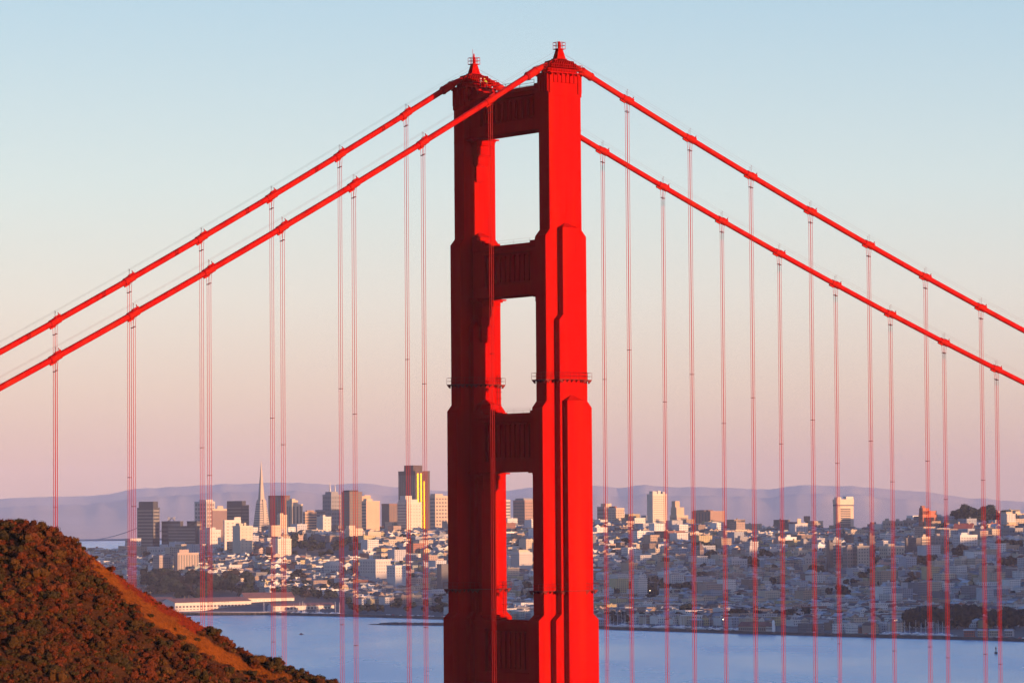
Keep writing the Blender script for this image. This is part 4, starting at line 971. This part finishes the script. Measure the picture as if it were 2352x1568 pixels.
# ------------------------------------------------------------------ streets of houses
GAPS_R = sorted(q[0] for q in HANG if q[1] > 0); GAPS_L = sorted((q[0] for q in HANG if q[1] < 0), reverse=True)
def gap_phrase(px):
    if 1036 <= px <= 1236: return 'through lowest tower portal'
    if px > 1236:
        n = sum(1 for g in GAPS_R if g < px); side = 'right'
    else:
        n = sum(1 for g in GAPS_L if g > px); side = 'left'
    return f'{ORD2[n]} rope gap {side} of tower'
ORD2 = ORD + ['twenty-first', 'twenty-second', 'twenty-third', 'twenty-fourth', 'twenty-fifth', 'twenty-sixth', 'twenty-seventh', 'twenty-eighth', 'twenty-ninth', 'thirtieth']
LABELS = {}
def unique(label):
    k = LABELS.get(label, 0); LABELS[label] = k + 1
    return label if k == 0 else f'{ORD2[min(k, len(ORD2) - 1)]} {label}'
def zone(y, px):
    o = y - shore(px)
    return 'front row' if o < 170 else 'low flats' if o < 750 else 'slope foot' if o < 1150 else 'middle slope' if o < 1650 else 'upper slope' if o < 2200 else 'crest'
WOODS = [(330, 590, 5335, 5680), (560, 800, 5340, 5560), (800, 1025, 5030, 5420), (2060, 2400, 3975, 4330), (1660, 1870, 4300, 4480), (655, 830, 6080, 6420), (2190, 2315, 6230, 6600), (1380, 2400, 3900, 4190), (570, 800, 5000, 5360), (345, 575, 5250, 5470)]
def in_woods(px, y): return any(a < px < b and c < y < d for a, b, c, d in WOODS)
def in_landmark(x, y):
    for C, w, d in LMK:
        dx, dy = x - C.x, y - C.y; u = dx * CT + dy * STH; v = -dx * STH + dy * CT
        if -9 < u < w + 4 and (-8 if d > 14 else -14) < v < d + 4: return True
    return False
rng = random.Random(5)
WCOL = [((.72, .69, .65), 'white', 12), ((.56, .46, .35), 'cream', 7), ((.50, .50, .52), 'pale grey', 6), ((.50, .36, .29), 'pale pink', 4), ((.40, .29, .21), 'tan', 4), ((.33, .36, .42), 'blue grey', 3),
        ((.26, .19, .16), 'brown', 3), ((.30, .12, .08), 'brick red', 1), ((.52, .42, .22), 'pale yellow', 2), ((.20, .20, .22), 'dark grey', 3), ((.36, .40, .36), 'pale green', 1)]
WPOOL = [i for i, q in enumerate(WCOL) for _ in range(q[2])]
RCOL = [(.26, .25, .26), (.40, .39, .39), (.15, .145, .15), (.08, .075, .08), (.20, .16, .14), (.12, .07, .055), (.50, .49, .48), (.16, .06, .04)]
# running horizon of the ground in every column, so that what lies behind a crest is left out
HZN = {}
for px in range(-160, 2560, 40):
    best = -9; tab = []
    for D in range(3900, 7600, 25):
        x = (px - 1176) / FPX * D; g = ground(x, D); a = (g - CZ) / D
        tab.append(best); best = max(best, a)
    HZN[px] = tab
def visible(px, D, ztop):
    k = int(round(px / 40.0)) * 40; t = HZN.get(k)
    if not t: return False
    return (ztop - CZ) / D > t[max(0, min(len(t) - 1, int((D - 3900) / 25)))] - .0002
TSP = []                                     # street trees and small groves stand where no house is
tr = random.Random(41)
def spots(n, px0, px1, y0, y1, r):
    for _ in range(n):
        q = hit(tr.uniform(px0, px1), tr.uniform(y0, y1))
        if q is not None: TSP.append((q.x, q.y, q.z, r))
spots(60, 1380, 2352, 1255, 1385, 10); spots(16, 1385, 2352, 1225, 1260, 9); spots(30, 600, 1030, 1240, 1345, 9); spots(9, 1172, 1222, 1240, 1390, 9); spots(10, 240, 600, 1280, 1330, 9)
for (px0, px1, py, n) in ((1468, 1502, 1361, 4), (1519, 1582, 1361, 7), (1630, 1670, 1288, 5), (1712, 1745, 1300, 4), (1565, 1582, 1415, 4), (1600, 1640, 1268, 4), (1745, 1770, 1285, 3), (2080, 2150, 1298, 6), (2190, 2215, 1276, 3), (2300, 2345, 1305, 5), (2285, 2345, 1262, 5), (1860, 1890, 1320, 3), (1925, 1940, 1372, 3)):
    for i in range(n):
        q = hit(px0 + (px1 - px0) * (i + .5) / n, py + tr.uniform(-2, 2))
        if q is not None: TSP.append((q.x, q.y, q.z, 13))
def near_tree(x, y):
    for (a, b, c, r) in TSP:
        if abs(x - a) < r + 4 and -30 < y - b < 8: return True
    return False
houses = []
umin, umax, vmin, vmax = 1500, 5400, 2900, 7000
v = vmin
row = 0
while v < vmax:
    u = umin + rng.uniform(0, 12)
    while u < umax:
        big = rng.random() < .085
        w = rng.uniform(7.5, 13) if not big else rng.uniform(15, 30)
        d = rng.uniform(12, 18) if not big else rng.uniform(16, 24)
        uu = u; u += w + (0.4 if rng.random() < .8 else rng.uniform(2, 7))
        if int(uu / 118) != int(u / 118): u += 13; continue
        x = uu * CT - v * STH; y = uu * STH + v * CT
        if not 3950 < y < 7300: continue
        px = 1176 + FPX * x / y
        if not -120 < px < 2500: continue
        s = shore(px)
        if y < s + (135 if 1375 < px < 1725 or 2005 < px < 2190 else 45): continue
        if in_woods(px, y): continue
        if rng.random() < .10: continue
        if in_landmark(x, y) or near_tree(x + w * .4, y + w * .3): continue
        g = min(ground(x, y), ground(x - d * STH, y + d * CT), ground(x + w * CT, y + w * STH)); gm = max(ground(x, y), ground(x - d * STH, y + d * CT))
        o = y - s
        h = (rng.uniform(6.5, 10.5) if o < 1100 else rng.uniform(7.5, 12.5)) if not big else (rng.uniform(9, 14) if o < 900 else rng.uniform(13, 26))
        if px < 340: h *= .8
        zt = gm + h
        if not visible(px, y, zt): continue
        houses.append((x, y, g - 2, w, d, zt - g + 2, rng.choice(WPOOL), rng.choice(RCOL), big, px))
    row += 1
    v += 21 if row % 2 else 34
def house_mesh(mb, rb, x, y, z, w, d, h, wi, rc, kind, rot, rr):
    """walls into mb, roof into rb"""
    c = WCOL[wi][0]; k = rr.uniform(.82, 1.12); c = tuple(q * k * ALB for q in c)
    cs, sn = (cos(rot), sin(rot))
    T = lambda a, b: (x + a * cs - b * sn, y + a * sn + b * cs)
    base = [T(0, 0), T(w, 0), T(w, d), T(0, d)]
    rc = tuple(q * ALB for q in rc); bay = w / max(2, round(w / 3.0)); 
    n = 4; u = 0
    for i in range(4):
        a, b = base[i], base[(i + 1) % 4]; L = math.hypot(b[0] - a[0], b[1] - a[1])
        blank = (i in (1, 3) and rr.random() < .55)
        uv = None if blank else [(0, .5), (L * 2.9 / 3.0, .5), (L * 2.9 / 3.0, h), (0, h)]
        mb.face([(*a, z), (*b, z), (*b, z + h), (*a, z + h)], 0, c, uv)
    if kind == 'gable':
        e = .5; p = z + h + w * .30
        A, B, Cc, Dd = T(-e, -e), T(w + e, -e), T(w + e, d + e), T(-e, d + e); m0, m1 = T(w / 2, -e), T(w / 2, d + e)
        rb.face([(*A, z + h), (*m0, p), (*m1, p), (*Dd, z + h)][::-1], 0, rc); rb.face([(*B, z + h), (*Cc, z + h), (*m1, p), (*m0, p)], 0, rc)
        mb.face([(*base[0], z + h), (*base[1], z + h), (*T(w / 2, 0), z + h + w * .28)], 0, c); mb.face([(*base[2], z + h), (*base[3], z + h), (*T(w / 2, d), z + h + w * .28)], 0, c)
    elif kind == 'hip':
        e = .5; p = z + h + min(w, d) * .24; A, B, Cc, Dd = T(-e, -e), T(w + e, -e), T(w + e, d + e), T(-e, d + e)
        if d > w: m0, m1 = T(w / 2, w / 2), T(w / 2, d - w / 2)
        else: m0 = m1 = T(w / 2, d / 2)
        rb.face([(*A, z + h), (*B, z + h), (*m0, p)], 0, rc); rb.face([(*Cc, z + h), (*Dd, z + h), (*m1, p)], 0, rc)
        if m0 != m1:
            rb.face([(*B, z + h), (*Cc, z + h), (*m1, p), (*m0, p)], 0, rc); rb.face([(*Dd, z + h), (*A, z + h), (*m0, p), (*m1, p)], 0, rc)
        else: rb.face([(*B, z + h), (*Cc, z + h), (*m0, p)], 0, rc); rb.face([(*Dd, z + h), (*A, z + h), (*m0, p)], 0, rc)
    else:
        t = .25; q = [T(-t, -t), T(w + t, -t), T(w + t, d + t), T(-t, d + t)]
        rb.prism(q, z + h - .5, z + h + .45, 0, tuple(a * 1.05 for a in c), tc=rc, bottom=False)
        if rr.random() < .5:
            a, b = rr.uniform(.1, .6) * w, rr.uniform(.1, .6) * d; s = rr.uniform(1.8, 3.2)
            rb.prism([T(a, b), T(a + s, b), T(a + s, b + s), T(a, b + s)], z + h + .45, z + h + rr.uniform(1.6, 3.2), 0, tuple(q * .9 for q in c), bottom=False)
def roofkind(big, rr): return 'flat' if big or rr.random() < .68 else rr.choice(('gable', 'hip'))
def seen_by_camera(q):
    px = q[9]
    if 1022 < px < 1168 or 1222 < px < 1374: return False
    if px < 800 and proj((q[0], q[1], q[2] + q[5]))[1] > lerp_tab(RZ, px) - 4: return False
    return -5 < px < 2357
order = sorted([q for q in houses if seen_by_camera(q)], key=lambda q: -(q[3] * CT + q[4] * STH) * q[5] / q[1] ** 2)
# the largest in view stand as houses of their own, taken along the whole slope; all others form the far mass of roofs
single = set(id(q) for q in order[:285])
mass = MB(); massr = MB()
order.sort(key=lambda q: (round(q[1] / 60), q[9]))
for q in houses:
    if id(q) in single: continue
    x, y, z, w, d, h, wi, rc, big, px = q
    house_mesh(mass, massr, x, y, z, w, d, h, wi, rc, roofkind(big, rng), TH + rng.uniform(-.03, .03), rng)
ob = mass.build('far_houses', M_FAC); tag(ob, kind='stuff')
oc = massr.build('far_roofs', M_ROOF, ob); oc['kind'] = 'stuff'
for q in order:
    if id(q) not in single: continue
    x, y, z, w, d, h, wi, rc, big, px = q; k = roofkind(big, rng)
    mb = MB(); rb = MB(); house_mesh(mb, rb, 0, 0, 0, w, d, h, wi, rc, k, 0, rng)
    nm = 'apartment_house' if big else 'house'
    hs = mb.build(nm, M_FAC2 if big else M_FAC, None, (x, y, z), TH + rng.uniform(-.03, .03)); rb.build('roof', M_ROOF, hs)
    size = ('tall' if h > 19 else 'wide' if w > 22 else 'large') if big else ('small' if w < 9.5 else '')
    lb = f'{size} {WCOL[wi][1]} {"flat roofed" if k == "flat" else "gabled" if k == "gable" else "hip roofed"} {"block" if big else "house"}, {zone(y, px)}, {gap_phrase(px)}'.strip()
    tag(hs, unique(lb), 'apartment house' if big else 'house', 'houses on the city slope')
print('houses', len(houses), 'single', len(single))

# ------------------------------------------------------------------ trees
M_TREE = mat('tree_leaves', rough=.85, attr=True, spec=.1)
def crown_mesh(kind, seed):
    r = random.Random(seed); mb = MB(); base = (.010, .016, .014) if kind != 'rust' else (.020, .013, .012)
    if kind == 'cone': lobes = [(r.uniform(-.1, .1), r.uniform(-.1, .1), .15 + .16 * k, .34 - .052 * k) for k in range(6)]
    else: lobes = [(r.uniform(-.34, .34), r.uniform(-.34, .34), r.uniform(.35, .85), r.uniform(.17, .32)) for _ in range(9)] + [(0, 0, .58, .36)]
    for lx, ly, lz, lr in lobes:
        rings = []
        for j in range(5):
            el = -pi / 2 + pi * (j + .5) / 5; rings.append([(lx + lr * cos(el) * cos(2 * pi * i / 7 + j) * r.uniform(.8, 1.1), ly + lr * cos(el) * sin(2 * pi * i / 7 + j) * r.uniform(.8, 1.1), lz + lr * .8 * sin(el)) for i in range(7)])
        for j in range(4):
            for i in range(7): mb.face([rings[j][i], rings[j][(i + 1) % 7], rings[j + 1][(i + 1) % 7], rings[j + 1][i]], 0, base)
        mb.face(rings[4], 0, base)
        for _ in range(46):
            u = r.uniform(-1, 1); a = r.uniform(0, 2 * pi); s = sqrt(1 - u * u); d = Vector((s * cos(a), s * sin(a), u)); p = Vector((lx, ly, lz)) + Vector((d.x, d.y, d.z * .8)) * lr * r.uniform(.95, 1.22)
            n = (d + Vector((r.uniform(-.6, .6), r.uniform(-.6, .6), r.uniform(-.2, .6)))).normalized(); t1 = n.orthogonal().normalized(); t2 = n.cross(t1); q = r.uniform(.03, .065); k = r.uniform(.6, 1.6)
            mb.face([p + t1 * q, p + t2 * q, p - t1 * q, p - t2 * q], 0, tuple(c * k for c in base))
    return mb.mesh('crown', M_TREE)
CROWN = {k: [crown_mesh(k, 31 * i + len(k)) for i in range(4)] for k in ('round', 'cone', 'rust')}
mb = MB(); mb.tube([(0, 0, -.12), (0, 0, .2), (.02, .01, .45), (0, 0, .62)], [.05, .035, .026, .012], 6)
mb.tube([(.015, .01, .3), (.15, .05, .55)], [.02, .008], 5); mb.tube([(.01, 0, .34), (-.14, .08, .58)], [.018, .008], 5)
TRUNK = mb.mesh('trunk', M_WOOD)
rng = random.Random(23); TREES = []
def tree(p, h, wf, kind, group, desc, where=None):
    TREES.append((Vector(p), h, wf, kind, group, desc, where, rng.uniform(0, 6.28), rng.randrange(4)))
def wood(n, px0, px1, y0, y1, h0, h1, group, desc, where, wf=(.8, 1.1), kinds=('round', 'round', 'round', 'rust')):
    for _ in range(n):
        px = rng.uniform(px0, px1); q = hit(px, rng.uniform(y0, y1))
        if q is None: continue
        k = rng.choice(kinds); tree((q.x, q.y, q.z), rng.uniform(h0, h1), rng.uniform(*wf), k, group, {'round': 'dark green', 'cone': 'dark pointed', 'rust': 'reddish brown'}[k] if desc is None else desc, where)
wood(46, 330, 575, 1336, 1378, 17, 25, 'trees of the wood behind the pier sheds', None, 'wood behind sheds')
wood(20, 560, 780, 1362, 1382, 11, 17, 'trees of the wood behind the pier sheds', None, 'wood behind sheds')
wood(26, 800, 1030, 1376, 1408, 8, 13, 'trees along the marina green', None, 'marina green')
wood(18, 640, 830, 1342, 1356, 9, 14, 'trees along the marina green', None, 'below the left slope')
wood(24, 655, 830, 1236, 1272, 10, 16, 'trees on the left hill', None, 'left hill top')
wood(8, 590, 690, 1262, 1310, 9, 14, 'trees on the left hill', None, 'left hill side')
wood(9, 850, 960, 1240, 1285, 9, 13, 'trees on the left hill', None, 'left hill side')
for (a, b, c, r) in TSP:
    k = rng.choice(('round', 'round', 'round', 'rust', 'cone')); tree((a, b, c), rng.uniform(9, 15) if r < 12 else rng.uniform(13, 18), rng.uniform(.8, 1.25) if k != 'cone' else .55, k, 'street trees among the houses', {'round': 'dark green', 'cone': 'dark pointed', 'rust': 'reddish brown'}[k], None)
wood(24, 1665, 1860, 1418, 1430, 12, 16, 'trees behind the club house', None, 'behind the club house')
wood(16, 1385, 1700, 1424, 1431, 8, 13, 'trees behind the marina masts', None, 'behind the masts')
wood(9, 1860, 2060, 1424, 1440, 9, 13, 'trees behind the club house', None, 'shore green')
wood(46, 2085, 2358, 1424, 1446, 15, 23, 'trees of the dark shore wood', None, 'dark shore wood', (.75, 1.0), ('round',))
wood(13, 2195, 2310, 1196, 1210, 20, 30, 'trees crowning the far right hill', None, 'hill top', (.85, 1.15), ('round',))
wood(3, 2150, 2175, 1214, 1226, 12, 15, 'trees crowning the far right hill', None, 'hill top', (.9, 1.1), ('round',))
def tree_size(t):
    px, py = proj(t[0]); hid = px < -5 or px > 2357 or 1024 < px < 1166 or 1226 < px < 1372 or (px < 800 and proj(t[0] + Vector((0, 0, t[1])))[1] > lerp_tab(RZ, px) - 3)
    return 0 if hid else t[1] / t[0].y
TREES.sort(key=tree_size, reverse=True)
rest = MB(); LEAVES = {}
for i, (p, h, wf, kind, group, desc, where, rot, v) in enumerate(TREES):
    me = CROWN[kind][v]
    if i < 285 and tree_size(TREES[i]) > 0:
        px, py = proj(p); o = empty('tree', p, rot)
        c = link('crown', me, o); t = link('trunk', TRUNK, o); c.scale = (h * wf, h * wf, h); t.scale = (h * .8, h * .8, h)
        size = 'tall' if h > 17 else 'small' if h < 10 else 'mid sized'
        tag(o, unique(f'{size} {desc} tree, {where or zone(p.y, px)}, {gap_phrase(px)}'), 'tree', group)
    else:
        if (kind, v) not in LEAVES: LEAVES[(kind, v)] = ([tuple(q.co) for q in me.vertices], [tuple(f.vertices) for f in me.polygons])
        vs_, fs_ = LEAVES[(kind, v)]; cs, sn = cos(rot) * h * wf, sin(rot) * h * wf; b = len(rest.v)
        rest.v.extend((p.x + x * cs - y * sn, p.y + x * sn + y * cs, p.z + z * h) for x, y, z in vs_)
        k = rng.uniform(.75, 1.3); cc = (.014 * k, .017 * k, .012 * k)
        for f in fs_: rest.f.append(tuple(b + q for q in f)); rest.mi.append(0); rest.c.append(cc); rest.uv.append([(-1, -1)] * len(f))
tag(rest.build('far_foliage', M_TREE), kind='stuff')
print('trees', len(TREES))

# ------------------------------------------------------------------ marina, shore and water things
M_HULL = mat('boat_hull', (.55, .56, .60), .4); M_BLUE2 = mat('boat_cover_blue', (.06, .10, .25), .7)
mb = MB(); hb = [(-5, 0), (-4.6, -1.3), (0, -1.7), (3.5, -1.1), (5.6, 0), (3.5, 1.1), (0, 1.7), (-4.6, 1.3)]
mb.prism([(x * .9, y * .75) for x, y in hb], -.2, 1.1, 0, (1, 1, 1), top=hb); HULL = mb.mesh('hull', M_HULL)
mb = MB(); mb.prism([(-2.4, -1), (2, -.8), (2, .8), (-2.4, .8)], 1.1, 1.9, top=[(-2.2, -.8), (1.2, -.6), (1.2, .6), (-2.2, .6)]); CABIN = mb.mesh('cabin', M_WHITE)
mb = MB(); mb.tube([(.6, 0, 1.1), (.6, 0, 14.5)], [.2, .13], 6); mb.tube([(.6, -1.1, 9.5), (.6, 1.1, 9.5)], .05, 4); MAST = mb.mesh('mast', M_HULL)
mb = MB(); mb.tube([(.4, 0, 2.5), (-4.2, 0, 2.4)], .26, 6); BOOM = mb.mesh('boom_cover', M_BLUE2)
rng = random.Random(77)
def boats(n, px0, px1, d0, d1, where):
    for _ in range(n):
        px = rng.uniform(px0, px1); D = shore(px) + rng.uniform(d0, d1); x = (px - 1176) / FPX * D
        o = empty('sailing_boat', (x, D, ground(x, D) + .2), rng.uniform(-.5, .5) + rng.choice((0, pi)))
        s = rng.uniform(.75, 1.25); sail = rng.random() < .72
        link('hull', HULL, o); link('cabin', CABIN, o)
        if sail: link('mast', MAST, o); link('boom_cover', BOOM, o)
        o.scale = (s, s, s)
        if not sail: o.name = 'motor_boat'
        tag(o, unique(f'{"large" if s > 1.05 else "small"} white {"sailing" if sail else "motor"} boat, {where}, {gap_phrase(px)}'), 'boat', 'boats in the marinas')
boats(26, 600, 775, 4, 26, 'pier shed marina')
boats(56, 1385, 1690, 30, 100, 'marina behind the seawall')
boats(30, 2020, 2185, 30, 85, 'marina behind the seawall')
mb = MB(); mb.box(-2.2, 2.2, -.9, .9, .35, 1.0); mb.prism([(-1.5, -.85), (1.2, -.85), (1.2, .85), (-1.5, .85)], 1.0, 1.55, top=[(-1.1, -.7), (.6, -.7), (.6, .7), (-1.1, .7)], bottom=False)
for a in (-1.4, 1.4):
    for b in (-.8, .8): mb.tube([(a, b - .1, .35), (a, b + .1, .35)], .35, 8)
CARS = [mb.mesh('parked_car', mat('car_paint_' + n, c, .35)) for n, c in (('white', (.6, .6, .62)), ('silver', (.35, .36, .38)), ('dark', (.05, .05, .06)), ('red', (.35, .04, .03)))]
for i in range(70):
    px = rng.choice((rng.uniform(880, 1020), rng.uniform(1400, 1680), rng.uniform(1860, 2200), rng.uniform(2200, 2350))); D = shore(px) + rng.uniform(22, 42); x = (px - 1176) / FPX * D
    ci = rng.choice((0, 0, 1, 1, 2, 3)); o = link('parked_car', CARS[ci], None, (x, D, ground(x, D)), rng.uniform(-.1, .1) + rng.choice((.3, 1.87)))
    tag(o, unique(f'{("white", "silver", "dark", "red")[ci]} car parked on shore road, {gap_phrase(px)}'), 'car', 'cars parked along the shore road')
# lit lamps
M_LAMP = bpy.data.materials.new('lamp_glow'); M_LAMP.use_nodes = True; b = M_LAMP.node_tree.nodes['Principled BSDF']; b.inputs['Emission Color'].default_value = (1, .72, .38, 1); b.inputs['Emission Strength'].default_value = 6
mb = MB(); mb.tube([(0, 0, 0), (0, 0, 8.5), (0, -1.2, 9)], .12, 6); POST = mb.mesh('post', M_DARK)
mb = MB(); ball(mb, (0, -1.3, 8.9), .55, .55, .4); LAMP = mb.mesh('lamp', M_LAMP)
for px, py in ((1582, 1398), (1580, 1404), (1567, 1421), (1574, 1421), (1661, 1433), (2055, 1436), (2060, 1436), (1493, 1364), (1502, 1363), (2113, 1440), (2059, 1424), (1447, 1324), (1384, 1349), (1926, 1226)):
    q = hit(px, py + 5)
    if q is None: continue
    o = empty('street_lamp', (q.x, q.y, q.z)); link('post', POST, o); link('lamp', LAMP, o)
    tag(o, unique(f'lit street lamp glowing warm, {zone(q.y, px)}, {gap_phrase(px)}'), 'street lamp', 'lit street lamps in the city')
# rock breakwater
mb = MB(); r = random.Random(3); prev = None
for i in range(60):
    t = i / 59; px = 842 + (1200 - 842) * t; D = 4790 - 130 * t; h = 2.8 * min(1, t * 7) + r.uniform(-.4, .5) + .4; w = 7 + r.uniform(-1.5, 1.5); x = (px - 1176) / FPX * D
    cur = [(x, D - w, -1), (x, D - w * .35, h), (x, D + w * .35, h), (x, D + w, -1)]
    if prev:
        for k in range(3): mb.face([prev[k], cur[k], cur[k + 1], prev[k + 1]])
    else: mb.face(cur)
    prev = cur
tag(mb.build('breakwater', M_ROCK), 'low dark rock breakwater lying in the water left of the tower', 'breakwater')
# buoy, channel marker, little boat
C = P(2287.6, 1500, 3640); rt_ = empty('buoy', (C.x, C.y, 0)); tag(rt_, 'dark navigation buoy with lattice top floating on the right', 'buoy')
mb = MB(); mb.tube([(0, 0, -.8), (0, 0, -.2), (0, 0, 1.4), (0, 0, 1.8)], [.9, 1.6, 1.6, 1.2], 12); mb.build('float', M_DARK, rt_)
mb = MB()
for a in range(4): mb.tube([(1.0 * cos(a * pi / 2), 1.0 * sin(a * pi / 2), 1.7), (.3 * cos(a * pi / 2), .3 * sin(a * pi / 2), 5.6)], .12, 5)
for z, q in ((2.8, .8), (4.2, .52)): mb.tube([(q * cos(a * pi / 4), q * sin(a * pi / 4), z) for a in range(9)], .1, 5)
mb.build('lattice', M_DARK, rt_); mb = MB(); mb.tube([(0, 0, 5.6), (0, 0, 6.4), (0, 0, 7.2)], [.85, .5, .2], 8); mb.box(-.7, .7, -.06, .06, 4.7, 5.9); mb.build('topmark', M_DARK, rt_)
C = P(1910.6, 1467, 4090); rt_ = empty('channel_marker', (C.x, C.y, 0)); tag(rt_, 'thin dark channel pile standing in the water off the shore', 'marker')
mb = MB(); mb.tube([(0, 0, -2), (0, 0, 4.6)], [.3, .26], 8); mb.build('post', M_DARK, rt_); mb = MB(); mb.box(-.5, .5, -.08, .08, 3.6, 4.5); mb.build('board', M_DARK, rt_)
C = P(692, 1461, 4400); rt_ = empty('rowing_boat', (C.x, C.y, 0), .4); tag(rt_, 'tiny dark red boat alone on open water left of the tower', 'boat')
M_BR = mat('boat_red', (.25, .04, .03), .5)
mb = MB(); mb.prism([(x * .45, y * .5) for x, y in hb], -.2, .9, 0, (1, 1, 1), top=[(x * .55, y * .65) for x, y in hb]); mb.build('hull', M_BR, rt_); mb = MB(); mb.box(-1, .4, -.5, .5, .9, 1.8); mb.build('cabin', M_BR, rt_)
# ------------------------------------------------------------------ haze
HZ = bpy.data.materials.new('sea_haze'); HZ.use_nodes = True; t = HZ.node_tree; t.nodes.clear()
ho = N(t, 'ShaderNodeOutputMaterial'); pv = N(t, 'ShaderNodeVolumePrincipled')
pv.inputs['Color'].default_value = (.52, .60, .90, 1); pv.inputs['Density'].default_value = 1.9e-5; pv.inputs['Anisotropy'].default_value = -0.3
t.links.new(pv.outputs[0], ho.inputs['Volume'])
mb = MB(); mb.box(-9000, 9000, -400, 42000, -9.5, 720)
hz = mb.build('haze', HZ); tag(hz, kind='stuff')
